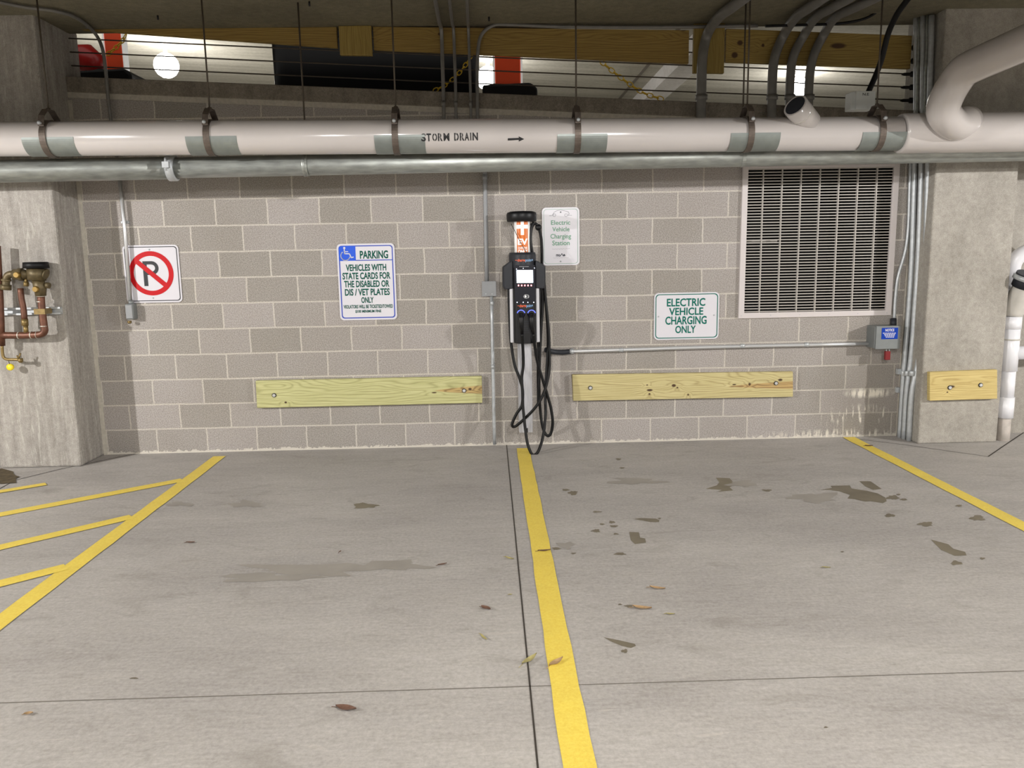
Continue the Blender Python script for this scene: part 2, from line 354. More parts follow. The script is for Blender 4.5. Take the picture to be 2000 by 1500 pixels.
def fit(s, x0, x1, z0, z1, bold=0.0, space=1.0):
    """text scaled into a box of the x-z plane -> verts (x, z), faces"""
    vs, fs = text2d(s, bold, space)
    ax, bx = min(v.x for v in vs), max(v.x for v in vs); az, bz = min(v.y for v in vs), max(v.y for v in vs)
    return [(x0+(v.x-ax)/(bx-ax)*(x1-x0), z0+(v.y-az)/(bz-az)*(z1-z0)) for v in vs], fs

# ================================================================== THE SETTING
G = -0.0508                                   # fall of the ramp behind, per metre to the right
XL0, XL1, XR0, XR1 = -4.315, -3.69, 2.92, 3.565
def ctop(x): return 2.775+G*x                 # top of the kerb beam
MB().box(-14, 14, -20, .0, -.12, 0).struct('floor', M_['floor'], 'light grey broomed concrete parking floor')
FL = bpy.data.objects['floor']
# block wall with the vent opening left out
vx0, vx1, vz0, vz1 = 1.56, 2.745, 1.055, 2.205
b = MB()
def wallpiece(x0, x1, z0, z1a, z1b): b.prism([(x0, z0), (x1, z0), (x1, z1b), (x0, z1a)], 0, .2)
t = lambda x: ctop(x)-.155
wallpiece(XL1-.02, vx0, 0, t(XL1), t(vx0)); wallpiece(vx0, vx1, 0, vz0, vz0); wallpiece(vx0, vx1, vz1, t(vx0), t(vx1)); wallpiece(vx1, XR0+.02, 0, t(vx1), t(XR0))
b.struct('wall_back', M_['block'], 'grey concrete block wall behind the charging station')
MB().prism([(XL1, t(XL1)), (XR0, t(XR0)), (XR0, t(XR0)+.04), (XL1, t(XL1)+.04)], -.004, .2).part('mortar_bed', M_['mortar'], bpy.data.objects['wall_back'])
MB().box(XL1, XL1+.028, -.012, .01, 0, t(XL1)-.02).part('mortar_joint', M_['mortar'], bpy.data.objects['wall_back'])
MB().box(XR0-.03, XR0, -.012, .01, 0, t(XR0)-.02).part('mortar_joint', M_['mortar'], bpy.data.objects['wall_back'])
MB().prism([(XL1, t(XL1)+.04), (XR0, t(XR0)+.04), (XR0, ctop(XR0)), (XL1, ctop(XL1))], -.01, .24).struct('trim_1', M_['curb'], 'rough concrete kerb beam on top of the block wall', bevel=.006)
MB().box(XL0, XL1, -.375, .25, 0, 3.34).struct('wall_left_column', M_['colm'], 'board-marked concrete column at the left end of the wall', bevel=.018)
MB().box(XR0, XR1, -.30, .25, 0, 3.34).struct('wall_right_column', M_['colr'], 'smooth concrete column at the right end of the wall', bevel=.012)
bpy.data.objects['wall_left_column'].name = 'column_left'; ORG['column_left'] = Vector()
bpy.data.objects['wall_right_column'].name = 'column_right'; ORG['column_right'] = Vector()
CL, CR = bpy.data.objects['column_left'], bpy.data.objects['column_right']
MB().box(-14, XL0, 0, .2, 0, 3.3).struct('wall_left', M_['colr'], 'concrete wall beyond the left column')
MB().box(XR1, 14, 0.0, .2, 0, 3.3).struct('wall_right', M_['colr'], 'concrete wall beyond the right column')
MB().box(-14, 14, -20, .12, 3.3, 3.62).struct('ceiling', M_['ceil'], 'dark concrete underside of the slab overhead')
MB().box(-14, 14, -3.25, -2.98, 2.66, 3.31).struct('unseen_shade_beam', M_['ceil'], 'unseen beam added overhead to keep the upper wall in shade')  # out-of-view beam added to block light from the wall above the pipes
# the ramp and the storey beyond the cables
b = MB(); b.add([(-16, .2, 2.62-G*-16*0+.81), (20, .2, 1.60), (20, 34, 1.60), (-16, 34, 3.43)], [(0, 1, 2, 3)]); b.struct('ramp_deck', M_['deck'], 'concrete ramp deck behind the wall')
cz = lambda x: 5.98+G*x
b = MB(); b.prism([(-24, cz(-24)), (24, cz(24)), (24, cz(24)+.3), (-24, cz(-24)+.3)], .5, 40); b.struct('ceiling_upper', M_['deck'], 'pale concrete ceiling of the storey beyond')
MB().box(-24, 24, 34, 34.3, 0, 8).struct('wall_far', M_['deck'], 'far wall of the storey beyond')
# pale stem running away under the upper ceiling
def ceil_pt(px, py, dz=0):
    d = ray(px, py); tt = (5.98+dz+G*CAM.x-CAM.z)/(d.z-G*d.x); return CAM+d*tt
a0, a1 = ceil_pt(1295, 129).x, ceil_pt(1338, 129).x
b = MB(); b.prism([(a0, cz(a0)+.02), (a1, cz(a1)+.02), (a1, cz(a1)-.34), (a0, cz(a0)-.34)], 9, 34); b.part('ceiling_stem', M_['stem'], bpy.data.objects['ceiling_upper'], 'pale concrete rib')
a0 = ceil_pt(1260, 129).x
MB().prism([(a0, cz(a0)+.01), (a0+.08, cz(a0+.08)+.01), (a0+.08, cz(a0+.08)-.012), (a0, cz(a0)-.012)], 6, 34).part('ceiling_joint', M_['joint2'], bpy.data.objects['ceiling_upper'])

# floor joints, damp stains and dirt
def strip(b, pts, wd, z=.0015):
    pts = [F(*p) if len(p) == 2 else Vector(p) for p in pts]
    for i in range(len(pts)-1):
        a, c = pts[i].copy(), pts[i+1].copy(); a.z = c.z = z; d = (c-a).normalized(); n = Vector((-d.y, d.x, 0))*wd/2
        b.add([a+n, c+n, c-n, a-n], [(0, 1, 2, 3)])
b = MB(); strip(b, [(-.387, -.005, 0), (-.382, -8, 0)], .0065); b.part('control_joint', M_['crack'], FL, 'dark sawn joint')
b = MB(); strip(b, [(-12, -3.775, 0), (12, -3.79, 0)], .0045); b.part('control_joint', M_['joint2'], FL, 'fine cross joint')
b = MB(); strip(b, [(-10, 960), (30, 938), (120, 916), (285, 882), (270, 877), (215, 886)], .009)
strip(b, [(1668, 857), (1760, 868), (1930, 892)], .006); strip(b, [(1930, 892), (1965, 868), (2010, 838)], .010); b.part('column_joint', M_['crack'], FL)
def blob(b, cx, cy, rx, ry, seed, z=.0010, n=22, rough=.35):
    z += seed*.000012
    rnd = random.Random(seed); ph = [rnd.uniform(0, 6.28) for _ in range(4)]; pts = []
    for k in range(n):
        a = 2*math.pi*k/n; q = 1+rough*(.5*math.sin(3*a+ph[0])+.35*math.sin(5*a+ph[1])+.3*math.sin(8*a+ph[2]))+rnd.uniform(-.08, .08)
        p = F(cx+rx*q*math.cos(a), cy+ry*q*math.sin(a)); p.z = z; pts.append(p)
    c = F(cx, cy); c.z = z; b.add([c]+pts, [(0, i+1, (i+1) % n+1) for i in range(n)])
def poly(b, pts, z=.0008):
    ps = [F(x, y) for x, y in pts]; z += len(b.v)*.000004
    for p in ps: p.z = z
    b.add(ps, [tuple(range(len(ps)))])
b = MB()
poly(b, [(1602, 957), (1625, 953), (1622, 949), (1660, 948), (1663, 954), (1695, 959), (1715, 964), (1729, 972), (1732, 979), (1724, 983), (1700, 979), (1690, 980), (1668, 975), (1655, 974), (1660, 967), (1640, 960), (1620, 957)])
poly(b, [(1678, 940), (1700, 940), (1722, 955), (1705, 957), (1690, 950)])
poly(b, [(1398, 933), (1425, 934), (1436, 946), (1425, 952), (1432, 958), (1400, 961), (1410, 957), (1378, 955), (1400, 948), (1405, 942)])
poly(b, [(1818, 1054), (1852, 1063), (1862, 1072), (1885, 1078), (1888, 1085), (1865, 1086), (1838, 1074)])
poly(b, [(1179, 1245), (1200, 1249), (1215, 1252), (1240, 1258), (1242, 1262), (1232, 1266), (1215, 1262), (1205, 1258), (1195, 1254)])
poly(b, [(1237, 1014), (1250, 1012), (1280, 1013), (1288, 1016), (1287, 1020), (1270, 1020), (1255, 1017)])
poly(b, [(1229, 1039), (1248, 1040), (1250, 1050), (1260, 1052), (1262, 1060), (1240, 1063), (1232, 1055)])
for i, (x, y, rx, ry) in enumerate(((713, 988, 24, 5), (1105, 957, 7, 2), (1119, 963, 9, 4), (1164, 1037, 8, 3), (1176, 1024, 5, 1.6), (1195, 1020, 6, 2.4), (1199, 1028, 8, 2), (1085, 1071, 6, 2), (1208, 897, 5, 2), (1215, 914, 5, 1.6), (1166, 1000, 9, 1.4),
        (1203, 1043, 5, 1.6), (1211, 1082, 11, 2.5), (1087, 1072, 8, 2), (1120, 1081, 5, 1.5), (1738, 1007, 10, 3.2), (1808, 1024, 14, 4.5), (1909, 1012, 14, 5), (1868, 1100, 11, 4), (1744, 972, 12, 4), (1765, 976, 7, 2), (1873, 988, 6, 2), (1919, 1091, 5, 2), (1220, 1272, 6, 3.5),
        (1228, 1184, 8, 2.4), (1211, 1181, 4, 1.5), (1288, 1013, 3, 1.5), (1498, 958, 9, 2), (262, 1325, 8, 1.5), (1613, 1421, 4, 1.5), (1645, 1078, 3, 1.2), (1755, 966, 4, 1.5))): blob(b, x, y, rx, ry, i+3)
b.part('damp_stain', M_['stain'], FL, 'dark brownish damp blotches')
faint = plain('faint_stain', rgb(154, 149, 142), .6, noise=.08, nscale=6); b = MB()
for i, (x, y, rx, ry) in enumerate(((620, 1112, 120, 11), (520, 1128, 90, 8), (760, 1105, 70, 9), (1590, 972, 45, 9), (1450, 945, 26, 6), (1240, 940, 50, 6), (480, 985, 30, 6), (350, 985, 26, 4), (1105, 1065, 16, 6))): blob(b, x, y, rx, ry, i+50, .0006+i*.00005, rough=.5)
b.part('faint_stain', faint, FL, 'faint grey scuffs')
b = MB(); blob(b, -6, 932, 46, 13, 77, .003, rough=.3); b.part('dirt_patch', M_['dirt'], FL, 'dark dirt by the left column')

# painted lines
LZ = [.0020]
def line(name, pts, wd, label, group=None):
    LZ[0] += .0004
    b = MB(); a, c = Vector(pts[0]), Vector(pts[1]); d = (c-a).normalized(); n = Vector((-d.y, d.x, 0))*wd/2
    k = max(2, int((c-a).length/.15)); rnd = random.Random(len(label)); top = []; bot = []
    for i in range(k+1):
        p = a.lerp(c, i/k); j1, j2 = rnd.uniform(-.0025, .0025), rnd.uniform(-.0025, .0025)
        top.append(p+n*(1+j1*20)+Vector((0, 0, LZ[0]))); bot.append(p-n*(1+j2*20)+Vector((0, 0, LZ[0])))
    b.add(top+bot, [(i, i+1, k+2+i, k+1+i) for i in range(k)])
    return b.solo(name, M_['line'], label, 'painted line', (pts[0][0], pts[0][1], 0), group)
line('parking_line', ((-.256, -.13, 0), (-.256, -7, 0)), .104, 'yellow parking line running to the foot of the charging station')
line('parking_line', ((2.48, -.02, 0), (2.48, -7, 0)), .10, 'yellow parking line at the right, ending by the notice box')
line('parking_line', ((-2.70, -.16, 0), (-2.70, -7, 0)), .10, 'long yellow line edging the hatched bay at the left')
for (x, y), lab in (((357, 938), 'topmost of the three slanting hatch stripes joined to the left yellow line'), ((258, 1010), 'middle of the three slanting hatch stripes joined to the left yellow line'), ((130, 1108), 'lowest of the three slanting hatch stripes joined to the left yellow line')):
    p = F(x, y); q = {357: F(0, 1006), 258: F(0, 1070), 130: F(0, 1141)}[x]; d = (q-p).normalized(); line('hatch_stripe', (p, p+d*3.0), .100, lab, 'yellow hatch stripes')
p, q = F(90, 946), F(0, 961); line('hatch_stripe', (p, p+(q-p).normalized()*1.5), .08, 'short faded yellow stripe beside the left column')

# ================================================================== PIPES OVERHEAD
zs = lambda x: 2.3665-.0075*(x+.3)                       # storm drain axis, falling to the right
YS = -.80
st = thing('storm_drain_pipe', 'thick white storm drain pipe hanging across the wall', 'pipe', (-1, YS, zs(-1)))
MB().tube([(-6.5, YS, zs(-6.5)), (2.36, YS, zs(2.36))], .113, 40).part('pipe_barrel', M_['pvc'], st)
MB().lathe((0, YS, 0), [(.128, 2.37), (.134, 2.385), (.134, 6.5)], 40, 'x').part('pipe_bell', M_['pvc'], st)
o = [c for c in st.children if c.name.startswith('pipe_bell')][0]
for v in o.data.vertices: v.co.z += zs(2.4)
# side branches
b = MB(); b.tube([P(1890, 236, -.84), P(1868, 244, -.93), P(1852, 234, -1.0), P(1842, 214, -1.06), P(1850, 188, -1.10), P(1866, 160, -1.14), P(1884, 138, -1.20), P(1915, 122, -1.30), P(1965, 100, -1.48), P(2040, 67, -1.75), P(2150, 18, -2.1)], .104, 32, res=4)
b.part('branch_pipe', M_['pvc'], st, 'white branch rising to the upper right')
b = MB(); a, c = P(1580, 240, -.84), P(1553, 206, -.93); b.tube([a, c], .082, 28); b.part('branch_stub', M_['pvc'], st, 'short white stub')
d = (c-a).normalized(); b = MB(); b.tube([a+d*.10, a+d*.108], .0835, 28); b.part('stub_joint', M_['pvcg'], st)
b = MB(); b.tube([c-d*.001, c+d*.0012], .070, 24); b.part('stub_shade_disc', M_['blkg'], st, 'dark disc painted as the shaded inside of the stub')  # flat disc; the shade inside the pipe is put into its dark colour
# stencilled words wrapped on the pipe
def wrap(vs, fs, xc, r, yc, zc, phi0, k=8):
    """verts (x along, z up) measured from a line at angle phi0 below the front of the cylinder"""
    bm = bmesh.new(); bv = [bm.verts.new((x, 0, z)) for x, z in vs]
    for f in fs:
        try: bm.faces.new([bv[i] for i in f])
        except ValueError: pass
    zs_ = [v[1] for v in vs]; z0, z1 = min(zs_), max(zs_)
    for i in range(1, k):
        bmesh.ops.bisect_plane(bm, geom=bm.verts[:]+bm.edges[:]+bm.faces[:], plane_co=(0, 0, z0+(z1-z0)*i/k), plane_no=(0, 0, 1))
    return bm
def gaps(bm, xs, wd):
    for x in xs:
        for q in (x-wd/2, x+wd/2): bmesh.ops.bisect_plane(bm, geom=bm.verts[:]+bm.edges[:]+bm.faces[:], plane_co=(q, 0, 0), plane_no=(1, 0, 0))
        bmesh.ops.delete(bm, geom=[f for f in bm.faces if abs(f.calc_center_median().x-x) < wd/2], context='FACES')
def bm_part(bm, fn, name, mat, parent, label=None):
    for v in bm.verts: v.co = Vector(fn(v.co))-ORG[parent.name]
    bmesh.ops.recalc_face_normals(bm, faces=bm.faces); me = bpy.data.meshes.new(name); bm.to_mesh(me); bm.free(); me.materials.append(mat)
    o = bpy.data.objects.new(name, me); COL.objects.link(o); o.parent = parent; ORG[o.name] = ORG[parent.name]; return tag(o, label)
RP = .1145
def onpipe(co):
    a = co.z/RP; return (co.x, YS-RP*math.cos(a), zs(co.x)+RP*math.sin(a))
for ch, u0, u1, gp in (('S', 305, 372, None), ('T', 380, 445, None), ('O', 462, 528, .5), ('R', 540, 604, .42), ('M', 618, 700, None), ('D', 768, 830, .42), ('R', 846, 908, .42), ('A', 912, 975, None), ('I', 990, 1004, None), ('N', 1022, 1098, None)):
    xa, xb = P(780+u0/7.143, 275, YS-.11).x, P(780+u1/7.143, 275, YS-.11).x; dzz = (u0-305)*.000006
    vs, fs = fit(ch, xa, xb, -.047+dzz, .004+dzz, .022 if ch == 'M' else .035); bm = wrap(vs, fs, 0, RP, 0, 0, 0)
    if gp: gaps(bm, [xa+(xb-xa)*gp], .0045)
    bm_part(bm, onpipe, 'stencilled_letter', M_['ink'], st)
x0, x1 = P(992, 278, YS-.11).x, P(1024, 278, YS-.11).x; hh = x1-(x1-x0)*.33
av = [(x0, -.045), (hh, -.041), (hh, -.052), (x1, -.036), (hh, -.018), (hh, -.028), (x0, -.030)]
bm_part(wrap(av, [(0, 1, 5, 6), (1, 2, 3), (1, 3, 5), (5, 3, 4)], 0, RP, 0, 0, 0, 5), onpipe, 'flow_arrow', M_['ink'], st, 'black arrow pointing right')

# hangers of the storm drain
def arc_band(b, xc, w_, r0, r1, a0, a1, n=28, zc=None):
    zc = zs(xc) if zc is None else zc
    secs = []
    for k in range(n+1):
        a = math.radians(a0+(a1-a0)*k/n); cy, cz_ = -math.cos(a), math.sin(a)
        secs.append([(xc-w_/2, YS+cy*r0, zc+cz_*r0), (xc+w_/2, YS+cy*r0, zc+cz_*r0), (xc+w_/2, YS+cy*r1, zc+cz_*r1), (xc-w_/2, YS+cy*r1, zc+cz_*r1)])
    b.loft(secs)
hl = ['leftmost hanger of the white pipe, in front of the left column', 'pipe hanger above the no-parking sign', 'pipe hanger just left of the stencilled words', 'pipe hanger just right of the black arrow', 'pipe hanger over the left edge of the vent grille', 'rightmost pipe hanger beside the thick pipe bell']
for i, (px, tilt) in enumerate(((82, .07), (402, .05), (771, .02), (1129, -.01), (1468, -.05), (1725, -.08))):
    x = P(px, 255, YS-.11).x
    h = thing('pipe_hanger', hl[i], 'pipe hanger', (x, YS, zs(x)), 'clevis hangers of the white storm drain')
    b = MB(); arc_band(b, x, .042, .1150, .1215, -170, 60); arc_band(b, x, .042, .1150, .1215, 60, 190); b.part('clevis_band', M_['band'], h)
    b = MB(); zc = zs(x)
    yoke = [(YS-.118, zc+.07), (YS-.10, zc+.135), (YS-.04, zc+.185), (YS+.04, zc+.185), (YS+.10, zc+.135), (YS+.118, zc+.07)]
    secs = [[(x-.02, y, z-.004), (x+.02, y, z-.004), (x+.02, y, z+.004), (x-.02, y, z+.004)] for y, z in yoke]; b.loft(secs); b.part('yoke', M_['band'], h)
    b = MB(); b.tube([(x, YS-.135, zc+.085), (x, YS+.135, zc+.085)], .007, 8); b.ball((x, YS-.137, zc+.085), .013, 10); b.part('cross_bolt', M_['galv'], h)
    b = MB(); b.tube([(x, YS, zc+.18), (x, YS, 3.30)], .006, 8); b.lathe((x, YS, zc+.186), [(.014, 0), (.014, .014)], 6); b.part('threaded_rod', M_['rod'], h)
    b = MB(); arc_band(b, x+.03, .34, .1135, .1148, -165, -2, 24); b.part('saddle', M_['saddle'], h, 'grey sheet-metal saddle', bevel=0)

# galvanised main behind it
YG = -.60; zg = lambda x: 2.222+.005*(x+.3)
g = thing('galvanized_pipe', 'dull galvanized steel pipe running below and behind the white pipe', 'pipe', (-1, YG, zg(-1)))
MB().tube([(-6.5, YG, zg(-6.5)), (-2.69, YG, zg(-2.69))], .078, 32).part('pipe_barrel', M_['galvdull'], g)
MB().tube([(-2.69, YG, zg(-2.69)), (6.5, YG, zg(6.5))], .072, 32).part('pipe_barrel', M_['galvdull'], g)
MB().lathe((-2.72, YG, zg(-2.7)), [(.08, -.03), (.092, -.025), (.092, .025), (.08, .03)], 32, 'x').part('coupling', M_['galv'], g)
b = MB(); b.box(-2.745, -2.70, YG-.125, YG-.085, zg(-2.7)-.01, zg(-2.7)+.03); b.tube([(-2.722, YG-.115, zg(-2.7)-.03), (-2.722, YG-.115, zg(-2.7)+.06)], .008, 8); b.part('coupling_bolt', M_['galv'], g)
MB().lathe((P(596, 325, YG).x, YG, zg(-1.9)), [(.073, -.012), (.077, -.01), (.077, .01), (.073, .012)], 32, 'x').part('pipe_joint', M_['galvdull'], g)
for i, (px, lab) in enumerate(((590, 'thin steel rod dropping past the black bin behind the pipe'), (1453, 'thin steel rod dropping just left of the fifth pipe hanger'))):
    x = P(px, 150, YG).x
    r = thing('hanger_rod', lab, 'hanger rod', (x, YG, 2.3), 'rods of the galvanized pipe')
    MB().tube([(x, YG, zg(x)+.07), (x, YG, 3.3)], .006, 8).part('threaded_rod', M_['rod'], r)
    b = MB(); n = 24; secs = []
    for k in range(n+1):
        a = 2*math.pi*k/n; c_, s_ = math.cos(a), math.sin(a); secs.append([(x-.012, YG+c_*.072, zg(x)+s_*.072), (x+.012, YG+c_*.072, zg(x)+s_*.072), (x+.012, YG+c_*.075, zg(x)+s_*.075), (x-.012, YG+c_*.075, zg(x)+s_*.075)])
    b.loft(secs); b.part('ring_strap', M_['galvdull'], r)

# ================================================================== OPENING: CABLES, BOARDS
labs = ['lowest steel barrier cable above the kerb beam', 'second steel barrier cable up from the kerb beam', 'third steel barrier cable up, just below the timber boards', 'fourth steel barrier cable, mostly hidden behind the timber boards', 'topmost steel barrier cable under the slab']
for i in range(5):
    z = 2.872+.1*i; a, c = Vector((XL1, .10, z+.003+G*XL1)), Vector((XR0, .10, z+G*XR0))
    if a.z > 3.29: a = Vector(((3.29-z)/G, .10, 3.29))
    k = thing('barrier_cable', labs[i], 'cable', a.lerp(c, .5), 'barrier cables of the upper deck')
    pts = [a.lerp(c, j/14)-Vector((0, 0, .008*math.sin(math.pi*j/14))) for j in range(15)]
    MB().tube(pts, .0052, 8).part('wire_rope', M_['rod'], k)
    MB().lathe(c-Vector((.035, 0, 0)), [(.006, -.07), (.012, -.05), (.012, 0), (.022, .005), (.022, .035)], 10, 'x').part('end_fitting', M_['ink'], k)
pA = pine('pine_upper', rgb(150, 124, 64), rgb(112, 84, 40), 3.3, ((.62, .09, .018, .016), (1.17, .07, .03, .018), (1.36, .02, .014, .014), (-.7, .05, .02, .012)), rough=.75)
pB = pine('pine_upper_right', rgb(156, 132, 70), rgb(112, 84, 40), 5.1, ((-.62, .05, .022, .018), (-.66, -.04, .024, .022), (-.44, .03, .012, .012), (.15, .02, .06, .02)))
pC = pine('pine_upright', rgb(156, 134, 70), rgb(120, 92, 46), 8.2, (), axis=1)
def sboard(name, px0, px1, pyb0, pyb1, hgt, mat, lab, y0=0.0, y1=.04, grp=None):
    a, c = P(px0, pyb0, y0), P(px1, pyb1, y0)
    org = Vector(((a.x+c.x)/2, (y0+y1)/2, (a.z+c.z)/2+hgt/2))
    return MB().prism([(a.x, a.z), (c.x, c.z), (c.x, min(3.298, c.z+hgt)), (a.x, min(3.298, a.z+hgt))], y0, y1).solo(name, mat, lab, 'board', org, grp, bevel=.003)
g_ = 'timber boards in the opening'
sboard('timber_board', 160, 659, 58, 93, .235, pA, 'long timber board up left, tucked under the slab', grp=g_)
sboard('timber_board', 730, 1345, 97, 124, .245, pA, 'long timber board at the top centre, above the bright middle lamp', grp=g_)
sboard('timber_board', 1417, 1778, 121, 134, .245, pB, 'timber board at the top right with two dark knots', grp=g_)
sboard('timber_upright', 664, 727, 107, 108, .30, pC, 'short timber upright bridging two boards above the black bin', -.03, .01, g_)
sboard('timber_upright', 1354, 1414, 142, 143, .40, pC, 'short timber upright behind the thick bent conduit', .01, .05, g_)

# ================================================================== BEYOND THE CABLES
def vlamp(px, py, Y, lab, pw):
    p = P(px, py, Y); t_ = thing('ceiling_lamp', lab, 'lamp', (p.x, p.y, cz(p.x)), 'glaring lamps of the storey beyond')
    MB().ball(p, .27, 20).part('globe', M_['lamp'], t_)
    MB().lathe((p.x, p.y, p.z), [(.04, .26), (.04, cz(p.x)-p.z)], 12).part('stem', M_['owhite'], t_)
    MB().lathe((p.x, p.y, cz(p.x)-.05), [(.14, 0), (.14, .06)], 16).part('canopy', M_['owhite'], t_)
    bulb('lamp_light', (p.x, p.y, p.z-1.3), .25, pw, (1, .97, .93)); return t_
vlamp(325, 128, 12.6, 'glaring round lamp seen through the cables at the upper left', 200)
vlamp(953, 153, 12.8, 'glaring round lamp seen through the cables at the upper middle', 60)
vlamp(1558, 174, 13.0, 'glaring round lamp behind the short white pipe stub', 70)
# black bin with a lid, on the ramp
def dz(x): return 2.60+G*x
Y0 = .55
bx0, bx1 = P(529, 120, Y0).x, P(934, 140, Y0).x
bn = thing('black_bin', 'large glossy black bin behind the cables', 'bin', ((bx0+bx1)/2, Y0+.4, dz(-1.2)))
sec = lambda z, i: [(x, y, z) for x, y in [(bx0+px_*(bx1-bx0-2*i)+i, Y0+i+py_*(.8-2*i)) for px_, py_ in [(u/1.0, v/1.0) for u, v in [(q[0]+.5, q[1]+.5) for q in rrect(0, 0, 1, 1, .07, 4)]]]]
MB().loft([sec(2.50, .012), sec(2.9, .006), sec(3.55, .0)], True).part('bin_body', M_['binm'], bn)
MB().loft([sec(3.55, -.02), sec(3.62, -.02), sec(3.68, .05)], True).part('bin_lid', M_['binm'], bn)
# channelizer posts
def post(px0, px1, Y, lab, base_px, col):
    x0, x1 = P(px0, 110, Y).x, P(px1, 110, Y).x; zb = dz(x0)
    t_ = thing('traffic_delineator', lab, 'traffic post', ((x0+x1)/2, Y, zb), 'red traffic posts on the ramp')
    b = MB(); b.box(x0, x1, Y-.04, Y+.04, zb+.12, 3.55); b.part('post_panel', col, t_, bevel=.01)
    wd = (x1-x0)*.075
    for xx in (x0-wd, x1): MB().box(xx, xx+wd, Y-.045, Y+.045, zb+.15, 3.55).part('reflective_edge', M_['owhite'], t_)
    c0, c1 = P(base_px[0], base_px[2], Y).x, P(base_px[1], base_px[2], Y).x
    zt = P(base_px[0], base_px[2], Y-.1).z; b = MB(); zt2 = P(base_px[1], base_px[2], Y).z
    b.prism([(c0, zb-.05), (c1, zb-.15), (c1, zt2-.045), (c1-.12*(c1-c0), zt2), (c0, zt)], Y-.2, Y+.2); b.part('rubber_base', M_['rubber'], t_, bevel=.02); return t_
post(210, 244, .62, 'orange-red traffic post behind the cables at the upper left', (170, 275, 143), M_['rede'])
post(966, 1016, .62, 'red traffic post beside the middle lamp', (942, 1047, 170), M_['rede'])
rb = thing('red_container', 'dark red rounded plastic container beside the left column top', 'container', P(168, 130, .98))
b = MB(); b.tube([P(140, 128, .98), P(152, 108, .98), P(164, 112, .98), P(183, 128, .98), P(191, 148, .98)], [.05, .10, .125, .12, .06], 16); b.part('container_body', M_['dred'], rb)
b = MB(); b.tube([P(132, 140, .9), P(140, 118, .9), P(152, 98, .9)], .06, 12, res=3); b.part('container_handle', M_['rubber'], rb)
b = MB(); b.tube([P(172, 143, .95), P(204, 147, .95)], .055, 12); b.part('container_foot', M_['rubber'], rb)
# yellow plastic chains
def chain(name, pts, lab, link=.052, n=None):
    P3 = spline([Vector(p) for p in pts], 8); L = sum((P3[i+1]-P3[i]).length for i in range(len(P3)-1)); n = int(L/(link*.78)); o = thing(name, lab, 'chain', P3[0], 'yellow plastic chains on the ramp')
    b = MB(); cum = [0]
    for i in range(len(P3)-1): cum.append(cum[-1]+(P3[i+1]-P3[i]).length)
    def atl(s_):
        for i in range(len(cum)-1):
            if cum[i+1] >= s_: return P3[i].lerp(P3[i+1], (s_-cum[i])/max(1e-6, cum[i+1]-cum[i]))
        return P3[-1]
    for k in range(n):
        p, q = atl(L*k/n), atl(min(L, L*k/n+link)); c = (p+q)/2; d = (q-p).normalized(); s_ = Vector((0, 1, 0)) if k % 2 else d.cross(Vector((0, 1, 0))).normalized()
        loop = [c+d*math.cos(a)*link*.5+s_*math.sin(a)*link*.3 for a in [2*math.pi*j/10 for j in range(11)]]
        b.tube(loop, .0045, 5)
    b.part('chain_links', M_['lime'], o, kind=None); return o
chain('plastic_chain', [P(1172, 118, .7), P(1200, 142, .7), P(1235, 168, .7), P(1262, 184, .7), P(1295, 194, .7)], 'yellow plastic chain slanting down across the pale rib', .062)
chain('plastic_chain', [P(846, 178, .4), P(870, 166, .4), P(893, 147, .4), P(914, 120, .4), P(924, 98, .4)], 'yellow plastic chain hanging in front of the black bin', .05)
chain('plastic_chain', [P(208, 108, .5), P(222, 97, .5), P(238, 82, .5), P(246, 68, .5)], 'yellow plastic chain tied around the upper left post', .05)

# ================================================================== CONDUITS UP TOP
def conduit(pts, r, lab, mat=None, name='conduit', res=5, grp='grey conduits', straps=(), seg=12):
    pts = [Vector(p) for p in pts]; o = thing(name, lab, 'conduit', pts[len(pts)//2], grp)
    MB().tube(pts, r, seg, res=res).part('conduit_tube', mat or M_['conduit'], o)
    for s_ in straps: MB().tube([s_+Vector((0, 0, -.018)), s_+Vector((0, 0, .018))], r*1.22, seg).part('coupling', mat or M_['conduit'], o)
    return o
zc_ = 3.27
for px0, px1, pxb, r, lab in ((850, 858, 862, .0145, 'leftmost of the three conduits dropping beside the black bin'), (878, 883, 886, .012, 'middle of the three conduits dropping beside the black bin'), (912, 914, 915, .011, 'rightmost of the three conduits dropping beside the black bin')):
    a, c = F(px0, 0, zc_), F(px1, 44, zc_); d = (a-c).normalized()
    conduit([a+d*2, a, c, P(pxb, 60, -.032), P(pxb+2, 120, -.032), P(pxb+4, 185, -.032), P(pxb+6, 300, -.032)], r, lab, straps=(P(pxb+4, 202, -.032),))
a = P(1450, 52, -.035)
conduit([P(1480, 50, -.03), P(1300, 53, -.03), P(1100, 52, -.03), P(990, 48, -.03), P(963, 50, -.032), P(942, 66, -.032), P(934, 95, -.032), P(932, 160, -.032), P(934, 300, -.032)], .0135, 'conduit running along the slab edge and turning down beside the middle lamp')
for (xa_, xb_, xc_, xd_, r, lab) in ((1448, 1388, 1372, 1370, .038, 'thickest bent conduit crossing the timber upright'), (1602, 1538, 1513, 1508, .036, 'left one of the three bent conduits above the short white stub'), (1652, 1578, 1549, 1543, .034, 'middle one of the three bent conduits above the short white stub'), (1700, 1616, 1588, 1580, .034, 'right one of the three bent conduits above the short white stub')):
    a, c = F(xa_, 0, 3.25), F(xb_, 48, 3.25); c = F(xb_+18, 32, 3.25); d = (a-c).normalized()
    conduit([a+d*2, a, c, P(xb_-6, 66, -.05), P(xc_, 112, -.05), P(xd_, 165, -.05), P(xd_-1, 230, -.05), P(xd_-1, 300, -.05)], r, lab, res=5, seg=20, straps=(P(xd_, 190, -.05),))
